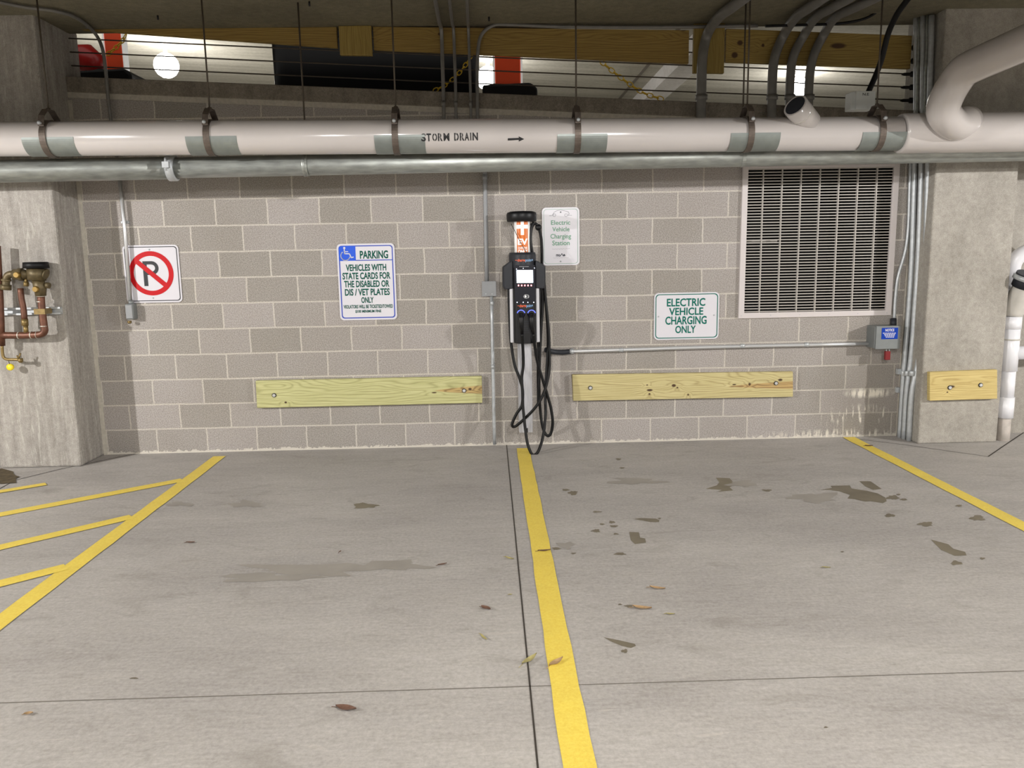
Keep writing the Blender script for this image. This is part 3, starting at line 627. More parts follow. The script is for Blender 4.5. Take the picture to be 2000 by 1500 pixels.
# left bent conduit with its box, running down in front of the no-parking sign
YLc = -.04
lc = conduit([F(-60, -10, 3.28), F(0, 4, 3.28), F(50, 14, 3.28), F(105, 21, 3.28), F(148, 34, 3.28), P(183, 62, -.05), P(200, 95, -.045), P(207, 145, YLc), P(214, 215, YLc), P(234, 350, YLc), P(244, 450, YLc), P(256, 596, YLc)], .0125, 'long conduit bending off the left column and dropping in front of the no-parking sign', M_['conduit'], res=6, grp='grey conduits', straps=(P(171, 50, -.11),))
MB().tube([P(232, 338, YLc-.001), P(244, 450, YLc-.001), P(255, 596, YLc-.001)], .0134, 12).part('conduit_lower', M_['alu'], lc, 'bright lower length')
b = MB(); c = P(240.5, 434, -.02); b.box(c.x-.02, c.x+.03, -.012, 0, c.z-.008, c.z+.008); b.lathe((c.x+.032, -.012, c.z), [(.012, -.006), (.012, .006)], 12, 'y'); b.part('strap', M_['galv'], lc)
jb = thing('junction_box', 'small cast metal outlet box below the no-parking sign', 'electrical box', P(256, 608, -.03))
p, q = P(243, 594, -.075), P(262, 624, -.075)
MB().box(p.x, q.x, -.075, 0, q.z, p.z).part('box_body', M_['steelbox'], jb, bevel=.008)
MB().box(p.x+.006, q.x-.006, -.083, -.073, q.z+.008, p.z-.008).part('cover_plate', M_['grey'], jb, bevel=.003)
b = MB(); b.tube([P(256, 586, YLc), P(256, 596, YLc)], .02, 12); b.part('hub', M_['steelbox'], jb)
b = MB(); c = P(253, 629, -.05); b.lathe(c, [(.01, -.012), (.016, -.006), (.016, .01)], 10); b.part('plug', M_['brass'], jb)
# centre conduit, box and lower conduit
conduit([P(947, 320, -.03), P(947, 345, -.03), P(949, 450, -.03), P(951, 552, -.03)], .0165, 'grey painted conduit dropping to the square box left of the charging station', M_['grey'], res=2, straps=(P(947, 346, -.03),))
sb = thing('square_box', 'square grey metal box between two conduits left of the charging station', 'electrical box', P(955, 564, -.03))
p, q = P(941.5, 550, -.06), P(969, 578, -.06)
MB().box(p.x, q.x, -.055, 0, q.z, p.z).part('box_body', M_['steelbox'], sb, bevel=.003); MB().box(p.x-.002, q.x+.002, -.060, -.054, q.z-.002, p.z+.002).part('cover_plate', M_['grey'], sb, bevel=.002)
for px in (949, 961): MB().lathe(P(px, 574, -.061), [(.004, -.003), (.004, .002)], 8, 'y').part('cover_screw', M_['galv'], sb)
conduit([P(960, 578, -.03), P(962, 680, -.03), P(964, 790, -.03), P(966, 868, -.028)], .0135, 'bright conduit rising from the floor to the square box', M_['galv'], res=2, straps=(P(961, 592, -.03), P(963, 716, -.03)))
# horizontal conduit to the notice box
hc = conduit([P(1113, 686, -.035), P(1160, 685, -.035), P(1400, 677.5, -.035), P(1705, 671, -.035)], .0145, 'shiny horizontal conduit from the charging station to the notice box', M_['alu'], res=3, seg=16)
MB().tube([P(1066, 683, -.10), P(1080, 687, -.06), P(1098, 688, -.04), P(1114, 686.5, -.035)], .021, 14, res=4).part('flexible_tail', M_['blkg'], hc, 'dark flexible tail')
for px, py, r in ((1116, 686, .024), (1213, 683.5, .018), (1450, 675.5, .019), (1575, 673, .019)):
    a = P(px-4, py, -.035); c = P(px+4, py, -.035); MB().tube([a, c], r, 10 if r < .02 else 6).part('coupling', M_['galv'], hc)
# right group of tall conduits
grp = 'tall conduits in the right corner'
yr = (-.045, -.085, -.13)
for (xt, xm, xk, xb, Y, r, lab) in ((1789, 1786, 1770, 1757, -.06, .0205, 'leftmost of the three tall conduits standing by the right column'), (1803, 1799, 1782, 1765, -.12, .0205, 'middle of the three tall conduits standing by the right column'), (1820, 1812, 1797, 1775, -.19, .0205, 'rightmost of the three tall conduits standing by the right column')):
    base = P(xb, 858, Y); base.z = 0
    conduit([P(xt, 30, Y), P(xm+3, 215, Y), P(xm, 340, Y), P((xm+xk)/2+3, 500, Y), P(xk+5, 600, Y), P(xk-3, 700, Y), base+Vector((0, 0, .4)), base], r, lab, M_['galv'], grp=grp, res=5, seg=16)
for k, (xt, Y) in enumerate(((1796, -.09), (1812, -.16))):
    conduit([P(xt, 30, Y), P(xt-3, 130, Y), P(xt-7, 300, Y)], .012, ('thinner dark conduit filling the left gap between the tall ones', 'thinner dark conduit filling the right gap between the tall ones')[k], M_['galvdull'], grp=grp, res=3)
conduit([P(1779, 310, -.03), P(1777, 352, -.03), P(1774, 440, -.03), P(1768, 490, -.03), P(1754, 540, -.03), P(1749, 580, -.03), P(1746, 628, -.035)], .0125, 'slim conduit bending in to the top of the notice box', M_['galv'], grp=grp, res=5)
for py, w_, lab in ((727, 24, 'upper strut clamp holding the tall conduits'), (764, 30, 'lower strut clamp holding the tall conduits')):
    s_ = thing('strut_clamp', lab, 'clamp', P(1770, py, -.1)); a, c = P(1759, py, -.08), P(1759+w_, py+4, -.20)
    b = MB(); b.box(a.x-.01, c.x, -.05, -.02, a.z-.022, a.z+.022) if py < 750 else b.box(a.x-.01, XR0+.0, -.03, -.004, a.z-.022, a.z+.022); b.part('strut', M_['galv'], s_)
    if py < 750:
        for px_, Y in ((1761, -.06), (1768, -.12), (1777, -.19)):
            c = P(px_+4, py+2, Y); b = MB(); b.lathe(c, [(.022, -.02), (.024, -.016), (.024, .016), (.022, .02)], 12); b.part('clamp_band', M_['galv'], s_)
nb_ = thing('notice_box', 'grey steel disconnect box with a blue notice label', 'electrical box', P(1732, 657, -.08))
p, q = P(1712, 638, -.155), P(1757, 680, -.155); NB0, NB1, NBz0, NBz1 = p.x, q.x, q.z, p.z
MB().box(p.x-.005, q.x+.005, -.14, 0, q.z, p.z).part('box_body', M_['steelbox'], nb_, bevel=.004)
MB().box(p.x, q.x, -.157, -.139, q.z-.006, p.z+.004).part('door', M_['steelbox'], nb_, bevel=.004)
dr = [c for c in nb_.children if c.name.startswith('door')][0]
p, q = P(1722.5, 640.5, -.158), P(1753, 662, -.158)
nl = MB().box(p.x, q.x, -.1585, -.157, q.z, p.z).part('notice_label', M_['notice'], dr, 'blue label')
def txt_part(lines, Y, name, mat, parent, label=None, bold=.01):
    b = MB()
    for s_, x0, x1, y0, y1 in lines:
        a, c = P(x0, y0, Y), P(x1, y1, Y); vs, fs = fit(s_, a.x, c.x, c.z, a.z, bold); b.add([(x, Y, z) for x, z in vs], fs)
    return b.part(name, mat, parent, label)
txt_part([('NOTICE', 1729.5, 1746.5, 642.3, 647.2)], -.1592, 'notice_heading', M_['white'], dr, 'white heading', .03)
b = MB()
for py, x0, x1 in ((650, 1724.5, 1750.5), (652.6, 1727, 1749), (655.2, 1728, 1748), (657.8, 1730, 1747)):
    n = int((x1-x0)/4); 
    for k in range(n):
        a, c = P(x0+(x1-x0)*k/n, py, -.159), P(x0+(x1-x0)*(k+.8)/n, py+1.3, -.159); b.box(a.x, c.x, -.1592, -.1586, c.z, a.z)
b.part('small_print', M_['white'], dr)
MB().tube([P(1745, 622, -.035), P(1745, 638, -.05)], .024, 12).part('hub', M_['blkg'], nb_)
lk = thing('padlock', 'dark red padlock hanging under the notice box', 'padlock', P(1734, 690, -.12))
p, q = P(1729.5, 686, -.14), P(1738.5, 703, -.14)
MB().box(p.x, q.x, -.145, -.115, q.z, p.z).part('lock_body', M_['redtag'], lk, bevel=.005)
MB().tube([P(1731, 687, -.13), P(1731.5, 681, -.13), P(1734, 678.5, -.13), P(1736.5, 681, -.13), P(1737, 687, -.13)], .0035, 8, res=3).part('shackle', M_['galv'], lk)
# weatherproof box on top with its black flex
wb = thing('weatherproof_box', 'pale weatherproof junction box above the white pipe', 'electrical box', P(1686, 196, -.5))
p, q = P(1673, 178, -.52), P(1708.5, 213, -.52)
MB().box(p.x-.03, q.x, -.50, -.40, q.z, p.z).part('box_body', M_['wbox'], wb, bevel=.006); MB().box(p.x, q.x, -.522, -.498, q.z, p.z).part('box_cover', M_['wbox'], wb, bevel=.004)
txt_part([('N.E', 1685, 1697, 181.5, 186.5)], -.5235, 'marker_scribble', M_['ink'], wb, 'black marker scribble')
fx = thing('black_flex', 'thick black flexible conduit dropping to the pale junction box', 'cable', P(1720, 120, -.5))
MB().tube([P(1795, -30, -.9), P(1772, 0, -.8), P(1752, 28, -.68), P(1735, 65, -.56), P(1722, 115, -.48), P(1710, 148, -.45), P(1694, 184, -.45)], .020, 14, res=5).part('flex_sleeve', M_['rubber'], fx)
for pts, lab in (([(1495, 51), (1560, 49), (1640, 46), (1690, 36), (1720, 18), (1760, -10)], 'slack black cable drooping under the slab above the bent conduits'),
                 ([(1720, 24), (1760, 16), (1800, 10), (1835, -6)], 'thin brown cable along the ceiling at the upper right')):
    o = thing('ceiling_cable', lab, 'cable', P(pts[2][0], pts[2][1], -.2)); MB().tube([P(x, y, -.2) for x, y in pts], .010, 8, res=4).part('cable_sheath', M_['rubber'] if 'black' in lab else M_['band'], o)
for px, py, lab in ((308, 30, 'small bolt stub under the slab near the upper left lamp'), (604, 3, 'small bolt stub under the slab above the black bin'), (955, 33, 'small bolt stub under the slab above the middle lamp')):
    c = F(px, py, 3.29); MB().tube([c, c-Vector((0, 0, .03))], .007, 8).solo('bolt_stub', M_['ink'], lab, 'bolt', c, 'bolt stubs under the slab')

# ================================================================== VENT GRILLE
v = thing('vent_grille', 'large off-white louvred vent grille in the block wall', 'vent', ((vx0+vx1)/2, 0, 1.6))
fo = [(1.522, 1.015), (2.782, 1.017), (2.785, 2.245), (1.525, 2.245)]; fi = [(1.568, 1.06), (2.735, 1.06), (2.737, 2.20), (1.57, 2.20)]
MB().ring(fo, fi, -.022, .004).part('frame', M_['fr'], v, bevel=.003)
b = MB(); n = 50
for k in range(n):
    z = 1.068+(2.195-1.068)*k/(n-1); b.box(1.565, 2.738, -.010, .004, z-.0038, z+.0038)
b.part('louvre_slats', M_['slat'], v)
b = MB()
for k in range(7):
    x = P(1430+(285-(285-240)*.0+173.5*k)/4.688, 330, 0).x; b.box(x-.004, x+.004, -.014, .01, 1.06, 2.20)
b.part('mullions', M_['slat'], v)
b = MB()
for k in range(6):
    x = 1.545+k*.24
    for z in (1.038, 2.222): b.lathe((x, -.023, z), [(.004, -.002), (.004, .002)], 8, 'y')
b.part('frame_screw', M_['galv'], v)
b = MB(); b.box(vx0-.01, vx0, .02, 1.2, vz0, vz1); b.box(vx1, vx1+.01, .02, 1.2, vz0, vz1); b.box(vx0, vx1, .02, 1.2, vz1, vz1+.01); b.box(vx0, vx1, .02, 1.2, vz0-.01, vz0); b.box(vx0, vx1, 1.2, 1.21, vz0, vz1); b.part('duct', M_['void'], v, 'duct behind the slats, its shade put into a near-black colour')  # near-black colour stands in for the unlit depth behind the slats
b = MB(); p = P(1455, 471, .08); b.box(p.x-.05, p.x+.26, .06, .09, p.z-.014, p.z+.010); b.part('damper_bar', M_['slat'], v)

# ================================================================== TIMBER BUMPER BOARDS ON THE WALL
def rel(px, py, Y, org): q = P(px, py, Y)-org; return q.x, q.z
def wboard(cs, Y, label, mat, thick, bolts, name='bumper_board'):
    pts = [P(x, y, Y) for x, y in cs]; org = sum(pts, Vector())/4; org.y = Y+thick/2
    o = thing(name, label, 'board', org, 'treated timber bumper boards'); MB().prism([(p.x, p.z) for p in pts], Y, Y+thick).part('plank', mat, o, bevel=.004)
    for x, y in bolts:
        c = P(x, y, Y); b = MB(); b.lathe(c, [(.018, .0), (.018, -.004)], 16, 'y'); bo = b.part('washer', M_['ink'], o); b = MB(); b.lathe(c, [(.013, -.003), (.013, -.008), (.011, -.011)], 16, 'y'); b.part('bolt_head', M_['alu'], o)
    return o
def bo(cs, Y):
    pts = [P(x, y, Y) for x, y in cs]; o = sum(pts, Vector())/4; return o
c1 = ((499, 744), (941, 735), (942, 787), (502, 797)); o1 = bo(c1, -.042)
kn = lambda px, py, rx, rz, o, Y=-.042: (P(px, py, Y).x-o.x, P(px, py, Y).z-o.z, rx, rz)
m1 = pine('pine_left', rgb(190, 188, 134), rgb(140, 134, 84), 1.0, (kn(558, 786, .010, .008, o1), kn(918, 760, .014, .010, o1), kn(848, 767, .02, .005, o1)), (P(848, 760, -.04).x-o1.x, P(942, 760, -.04).x-o1.x, P(942, 761, -.04).z-o1.z, .038))
wboard(c1, -.042, 'greenish timber bumper board left of the charging station', m1, .042, ((535.5, 772), (906.5, 763)))
c2 = ((1117.5, 732), (1549, 726), (1549, 775), (1119.5, 783)); o2 = bo(c2, -.042)
m2 = pine('pine_right', rgb(196, 184, 132), rgb(148, 126, 80), 2.4, (kn(1316, 753, .017, .012, o2), kn(1323, 757, .008, .006, o2), kn(1269, 762, .024, .009, o2), kn(1268.5, 769.5, .008, .008, o2), kn(1344, 771, .006, .009, o2), kn(1464, 750.5, .010, .012, o2), kn(1434, 751, .016, .005, o2), kn(1524, 742, .018, .010, o2), kn(1264, 752, .008, .005, o2)), (P(1420, 748, -.04).x-o2.x, P(1549, 748, -.04).x-o2.x, P(1549, 752, -.04).z-o2.z, .036))
wboard(c2, -.042, 'knotty timber bumper board between the charging station and the right corner', m2, .042, ((1153, 757.5), (1515.5, 748.5)))
c3 = ((1816, 727), (1948, 722), (1948, 779), (1816, 783)); o3 = bo(c3, -.342)
m3 = pine('pine_column', rgb(200, 180, 118), rgb(164, 136, 76), 4.7, (kn(1858, 755, .026, .010, o3, -.34), kn(1850, 766, .006, .006, o3, -.34)))
wboard(c3, -.342, 'short timber bumper board on the right column', m3, .042, ((1915, 752), (1855, 757)))

# ================================================================== SIGNS
def sign(cx, cz_, w_, h_, ang, label, rad=.032, border=None, bmat=None, bw=.006, inset=.012):
    o = thing('sign', label, 'sign', (cx, -.006, cz_)); 
    MB().prism([(cx+x, cz_+z) for x, z in rrect(0, 0, w_, h_, rad)], -.008, -.003).part('sign_panel', M_['white'], o)
    if border:
        MB().ring([(cx+x, cz_+z) for x, z in rrect(0, 0, w_-2*inset, h_-2*inset, rad-inset*.6)], [(cx+x, cz_+z) for x, z in rrect(0, 0, w_-2*inset-2*bw, h_-2*inset-2*bw, rad-inset*.6-bw*.5)], -.0092, -.0078).part('sign_border', bmat, o)
    return o
def sbolts(o, pts):
    for x, y in pts: MB().lathe(P(x, y, -.009), [(.006, .001), (.006, -.003), (.003, -.005)], 10, 'y').part('rivet', M_['galv'], o)
YT = -.0095
def stext(o, lines, mat, bold=.012, name='lettering_line', label=None):
    for l_ in lines: txt_part([l_], YT, name, mat, o, label, bold)
# no parking
o = sign(-3.168, 1.461, .436, .452, 0, 'square no-parking sign with a red circle, partly behind a conduit', border=1, bmat=M_['black'], bw=.006, inset=.012)
rc = P(295.4, 534, -.01); R1, R0 = .174, .137
MB().ring(circ(rc.x, rc.z, R1, 64), circ(rc.x, rc.z, R0, 64), -.0105, -.0082).part('red_ring', M_['red'], o)
a = math.radians(-42); d, nn = Vector((math.cos(a), 0, math.sin(a))), Vector((-math.sin(a), 0, math.cos(a))); e = .145; hw = .0185
MB().prism([((rc+d*s1*e+nn*s2*hw).x, (rc+d*s1*e+nn*s2*hw).z) for s1, s2 in ((-1, -1), (1, -1), (1, 1), (-1, 1))], -.0103, -.0082).part('red_bar', M_['red'], o)
b = MB(); p0, p1 = P(281, 511, YT), P(288, 558.5, YT); sw = .031; x0 = rc.x-.062; zt, zb = rc.z+.096, rc.z-.099
b.prism([(x0, zb), (x0+sw, zb), (x0+sw, zt), (x0, zt)], -.0094, -.0082); rr = .054; cxx = x0+.068; czz = zt-rr
b.prism([(x0+sw, zt-.026), (cxx, zt-.026), (cxx, zt), (x0+sw, zt)], -.0094, -.0082); b.prism([(x0+sw, zt-2*rr), (cxx, zt-2*rr), (cxx, zt-2*rr+.026), (x0+sw, zt-2*rr+.026)], -.0094, -.0082)
oa = [(cxx+rr*math.cos(math.radians(t_)), czz+rr*math.sin(math.radians(t_))) for t_ in range(-90, 91, 10)]; ia = [(cxx+(rr-.027)*math.cos(math.radians(t_)), czz+(rr-.027)*math.sin(math.radians(t_))) for t_ in range(-90, 91, 10)]
b.prism(oa+ia[::-1], -.0094, -.0082); b.part('letter_p', M_['black'], o)
sbolts(o, ((291.5, 487.5), (299, 582)))
# disabled parking
o = sign(-1.478, 1.3665, .457, .606, 0, 'tall blue-bordered disabled parking sign with green words', border=1, bmat=M_['blue2'], bw=.008, inset=.014)
bq = [P(661, 482, YT), P(694.5, 480.5, YT), P(696, 509, YT), P(664, 510, YT)]
x0, x1 = -1.478-.457/2+.016, P(694.5, 495, YT).x; z1, z0 = 1.3665+.303-.016, P(680, 509.5, YT).z
MB().prism([(x0, z0), (x1, z0), (x1, z1), (x0+.02, z1), (x0+.006, z1-.006), (x0, z1-.02)], -.0094, -.0080).part('blue_panel', M_['blue'], o)
MB().box(x1-.002, -1.478+.457/2-.016, -.0094, -.008, z0-.001, z0+.006).part('divider_line', M_['blue2'], o)
b = MB(); q = lambda x, y: P(640+x/8.33, 460+y/8.33, -.0102)
def stroke(b, pts, hw_, Y=-.0102):
    for i in range(len(pts)-1):
        a_, c_ = pts[i], pts[i+1]; d_ = (c_-a_).normalized(); n_ = Vector((-d_.z, 0, d_.x))*hw_; a_ = a_-d_*hw_*.5; c_ = c_+d_*hw_*.5; b.add([a_+n_, c_+n_, c_-n_, a_-n_], [(0, 1, 2, 3)])
c = q(270, 203); b.add([(c.x+.009*math.cos(t_), -.0102, c.z+.009*math.sin(t_)) for t_ in [k*.524 for k in range(12)]], [tuple(range(12))])
stroke(b, [q(268, 225), q(276, 296), q(352, 296), q(385, 360), q(418, 350)], .004); stroke(b, [q(272, 262), q(330, 262)], .003)
cc = q(288, 330); stroke(b, [Vector((cc.x+.036*math.cos(math.radians(t_)), -.0102, cc.z+.036*math.sin(math.radians(t_)))) for t_ in range(128, 351, 12)], .0036); b.part('wheelchair_symbol', M_['white'], o, 'white wheelchair symbol')
T = lambda x, y: (640+x/8.33, 460+y/8.33)
def tl(s_, x0, x1, y0, y1): a_, c_ = T(x0, y0), T(x1, y1); return (s_, a_[0], c_[0], a_[1], c_[1])
stext(o, [tl('PARKING', 520, 985, 248, 372), tl('VEHICLES WITH', 292, 955, 472, 570), tl('STATE CARDS FOR', 238, 1022, 606, 704), tl('THE DISABLED OR', 266, 1005, 738, 834), tl('DIS / VET PLATES', 278, 1012, 870, 968), tl('ONLY', 545, 750, 1002, 1096), tl('VIOLATORS WILL BE TICKETED/TOWED', 258, 1062, 1132, 1176), tl('$100 MINIMUM FINE', 450, 873, 1212, 1256)], M_['green'], .028)
# EV charging station sign
o = sign(.078, 1.698, .298, .455, 0, 'narrow electric vehicle charging station sign beside the charger head', border=1, bmat=M_['green2'], bw=.0022, inset=.013)
T = lambda x, y: (1000+x/14.286, 420+y/14.286)
stext(o, [tl('Electric', 1090, 1628, 150, 268), tl('Vehicle', 1125, 1605, 335, 452), tl('Charging', 1075, 1648, 530, 690), tl('Station', 1125, 1610, 715, 840)], M_['green2'], .010)
stext(o, [tl('mo', 1232, 1345, 1095, 1158), tl('e', 1428, 1485, 1090, 1150)], M_['navy'], .03, 'logo_lettering')
b = MB(); stroke(b, [P(*T(1345, 1150), YT), P(*T(1392, 1075), YT), P(*T(1430, 1150), YT)], .0022, YT); b.part('logo_peak', M_['navy'], o)
b = MB()
for y_, xa_, xb_ in ((950, 1125, 1620), (1200, 1150, 1590)):
    n = 13
    for k in range(n): stroke(b, [P(*T(xa_+(xb_-xa_)*k/n, y_+(4 if k % 2 else -4)-k), YT), P(*T(xa_+(xb_-xa_)*(k+.7)/n, y_+(4 if k % 2 else -4)-k), YT)], .0007)
b.part('fine_print', M_['greyink'], o)
q = lambda x, y: P(900+x/7.143, 380+y/7.143, YT); b = MB()
stroke(b, [q(1235, 297), q(1275, 292), q(1300, 250), q(1340, 225), q(1390, 215), q(1440, 225), q(1500, 240), q(1512, 268), q(1500, 288)], .001)
for cx_ in (1305, 1468):
    c = q(cx_, 287); stroke(b, [Vector((c.x+.011*math.cos(math.radians(t_)), YT, c.z+.011*math.sin(math.radians(t_)))) for t_ in range(0, 361, 24)], .0009)
stroke(b, [q(1495, 290), q(1550, 292)], .001); c = q(1393, 245); b.add([(c.x+.006*math.cos(t_), YT, c.z+.006*math.sin(t_)) for t_ in [k*.8 for k in range(8)]], [tuple(range(8))]); b.part('car_outline', M_['greyink'], o, 'grey line drawing of a car')
sbolts(o, ((1095.5, 510.5),))
# EV charging only
o = sign(1.099, 1.043, .532, .382, 0, 'wide green-bordered electric vehicle charging only sign', border=1, bmat=M_['teal'], bw=.0065, inset=.011, rad=.036)
T = lambda x, y: (1250+x/5.77, 540+y/5.77)
stext(o, [tl('ELECTRIC', 304, 735, 250, 332), tl('VEHICLE', 328, 712, 354, 432), tl('CHARGING', 286, 750, 452, 536), tl('ONLY', 398, 628, 556, 636)], M_['teal'], .022)
sbolts(o, ((1286, 618.5), (1394.5, 615.5)))

# ================================================================== CHARGING STATION
CX, CY = -.228, -.17
ev = thing('charging_station', 'wall-mounted black electric vehicle charging station with a lit screen', 'charger', (CX, 0, .9))
def plan(pts, z0, z1, zs_=None): return [[(CX+x, y, z) for x, y in pts] for z in (z0, z1)]
# extruded post
b = MB(); prof = [(-.056, -.02)]
for k in range(9):
    x = -.050+k*.0125; prof += [(x-.0045, -.118), (x-.003, -.112), (x+.003, -.112), (x+.0045, -.118)]
prof += [(.056, -.02)]; b.loft(plan(prof, .128, 1.0)); b.part('mounting_post', M_['aluw'], ev, 'pale fluted aluminium post')
b = MB(); b.box(CX-.05, CX+.05, -.02, .0, .14, 1.5); b.part('wall_bracket', M_['steelbox'], ev)
b = MB(); b.box(CX+.004, CX+.013, -.121, -.11, .13, .165); b.part('post_slot', M_['ink'], ev)
# head
body = [(-.088, -.06), (-.088, -.215), (-.07, -.245), (-.04, -.255), (.04, -.255), (.07, -.245), (.088, -.215), (.088, -.06)]
bd = MB().loft([[(CX+x*.97, y, .872) for x, y in body], [(CX+x, y, .90) for x, y in body], [(CX+x, y, 1.46) for x, y in body]]).part('front_body', M_['blk'], ev, 'black front body', bevel=.004)
for s_ in (-1, 1):
    b = MB(); b.box(*sorted((CX+s_*.089, CX+s_*.116)), -.205, -.05, .875, 1.325); b.part('side_rail', M_['aluw'], ev, 'pale metal side rail', bevel=.006)
    xo, xi, xm = s_*.168, s_*.088, s_*.115
    z = lambda t_: t_
    secs = []
    for y_, k in ((-.045, 1), (-.18, 1), (-.215, .93)):
        secs.append([(CX+xi, y_, 1.30), (CX+xi, y_, 1.515), (CX+xm*1.0, y_, 1.505), (CX+xo*k, y_, 1.468), (CX+xo*k, y_, 1.318), (CX+xo*k*.93, y_, 1.295)])
    b = MB(); b.loft(secs); b.part('shoulder', M_['blkg'], ev, 'dark grey side wing', bevel=.006)
hp = lambda r, yb, n=18: [(CX-.008+r*math.sin(math.radians(-90+180*k/n)), -.12-(yb*math.cos(math.radians(-90+180*k/n))), 0) for k in range(n+1)]
def sech(r, d_, z): return [(x, y, z) for x, y, _ in hp(r, d_)]+[(CX-.008+r, -.05, z), (CX-.008-r, -.05, z)]
MB().loft([sech(.098, .138, 1.42), sech(.104, .140, 1.46), sech(.106, .138, 1.555), sech(.100, .132, 1.578)], True).part('upper_collar', M_['blkg'], ev, 'rounded dark grey collar')
TX, TY = CX-.010, -.165
MB().lathe((TX, TY, 0), [(.061, 1.56), (.061, 1.83)], 36).part('beacon_tube', M_['owhite'], ev, 'white beacon tube')
MB().lathe((TX-.002, TY, 0), [(.108, 1.812), (.116, 1.818), (.117, 1.868), (.112, 1.882), (.09, 1.890), (.02, 1.893)], 40).part('top_cap', M_['blk'], ev, 'round black cap')
def ontube(co, r=.0618): a = (co.x-TX)/r; return (TX+r*math.sin(a), TY-r*math.cos(a), co.z)
zt = lambda y: P(1020, y, -.22).z
def tubeshape(vs, fs, name, mat, r, lab=None):
    bm = bmesh.new(); bv = [bm.verts.new((x, 0, z)) for x, z in vs]
    for f in fs:
        try: bm.faces.new([bv[i] for i in f])
        except ValueError: pass
    for i in range(-8, 9): bmesh.ops.bisect_plane(bm, geom=bm.verts[:]+bm.edges[:]+bm.faces[:], plane_co=(TX+i*.0095, 0, 0), plane_no=(1, 0, 0))
    return bm_part(bm, lambda co: ontube(co, r), name, mat, ev, lab)
hx = .047
tubeshape([(TX-hx, 1.565), (TX+hx, 1.565), (TX+hx, 1.825), (TX-hx, 1.825)], [(0, 1, 2, 3)], 'orange_decal', M_['orange'], .0616, 'orange decal')
cr = .010
z8, z9 = zt(446.5), zt(439)
tubeshape([(TX-hx, z8), (TX+hx, z8), (TX+hx, z9), (TX-hx, z9)], [(0, 1, 2, 3)], 'white_cross', M_['owhite'], .0622)
tubeshape([(TX-.013, zt(459)), (TX+.013, zt(459)), (TX+.013, 1.825), (TX-.013, 1.825)], [(0, 1, 2, 3)], 'white_cross', M_['owhite'], .0622)
vs, fs = fit('EV', TX-.040, TX+.042, zt(478.5), zt(466), .045); tubeshape(vs, fs, 'decal_lettering', M_['owhite'], .0624)
vs, fs = fit('CHARGING', TX-.036, TX+.040, zt(486.5), zt(482), .02); tubeshape(vs, fs, 'decal_lettering', M_['owhite'], .0624)
vs, fs = fit('ONLY', TX-.038, TX+.042, zt(495), zt(487.5), .045); tubeshape(vs, fs, 'decal_lettering', M_['owhite'], .0624)
b = MB(); b.tube([P(1043, 434, -.17), P(1037.5, 447, -.17), P(1036, 465, -.18), P(1037.5, 482, -.18), P(1040, 498, -.17)], .0125, 10, res=4); b.tube([P(1036, 440, -.17), P(1046, 437, -.16), P(1052, 444, -.15)], .012, 10, res=3); b.part('cable_arm', M_['blk'], ev)
b = MB(); b.ball(P(1051.5, 444, -.15), .026, 14); b.part('cable_clamp', M_['blk'], ev)
MB().tube([P(998, 437, -.16), P(1006, 452, -.22), P(1016, 472, -.25), P(1026, 489, -.26), P(1031, 496, -.26)], .0022, 6, res=4).part('retractor_cord', M_['ink'], ev)
# panel, screen and marks
YF = -.258
fp = lambda x, y, Y=YF: P(x, y, Y)
p, q = fp(1004.5, 518), fp(1046, 592)
MB().prism(rrect((p.x+q.x)/2, (p.z+q.z)/2, q.x-p.x, p.z-q.z, .012), -.262, -.250).part('display_panel', M_['gloss'], ev, 'glossy dark display panel')
dp = [c for c in ev.children if c.name.startswith('display')][0]
YF = -.2635
p, q = fp(1009, 528, YF), fp(1041, 552, YF); MB().box(p.x, q.x, -.2645, -.261, q.z, p.z).part('screen', M_['screen'], dp, 'lit white screen')
b = MB()
for k in range(5): c = P(1013+k*6.2, 557.5, YF); b.box(c.x-.006, c.x+.004, -.264, -.261, c.z-.006, c.z+.006)
b.part('button_lights', M_['ledr'], dp, 'small red lights')
b = MB()
for px in (1010, 1022, 1031, 1042.5): c = P(px, 590.5, YF); b.lathe(c, [(.0035, 0), (.0035, .002)], 8, 'y')
for px, py in ((1009, 525.5), (1022, 524), (1044, 523.5)): c = P(px, py, YF); b.lathe(c, [(.003, 0), (.003, .002)], 8, 'y')
b.part('indicator_lights', M_['ledw'], dp, 'small white lights')
b = MB(); c = P(1028, 579, YF); c.y = YF
stroke(b, [Vector((c.x+.022*math.cos(math.radians(t_)), YF, c.z+.014*math.sin(math.radians(t_)))) for t_ in range(20, 321, 20)], .0012)
b.add([(c.x-.006+.009*math.cos(t_), YF, c.z+.009*math.sin(t_)) for t_ in [k*.6283 for k in range(10)]], [tuple(range(10))])
for r_ in (.012, .018): stroke(b, [Vector((c.x+.002+r_*math.cos(math.radians(t_)), YF, c.z+r_*math.sin(math.radians(t_)))) for t_ in range(-40, 41, 20)], .0014)
b.part('card_reader_symbol', M_['alu'], dp, 'grey tap symbol')
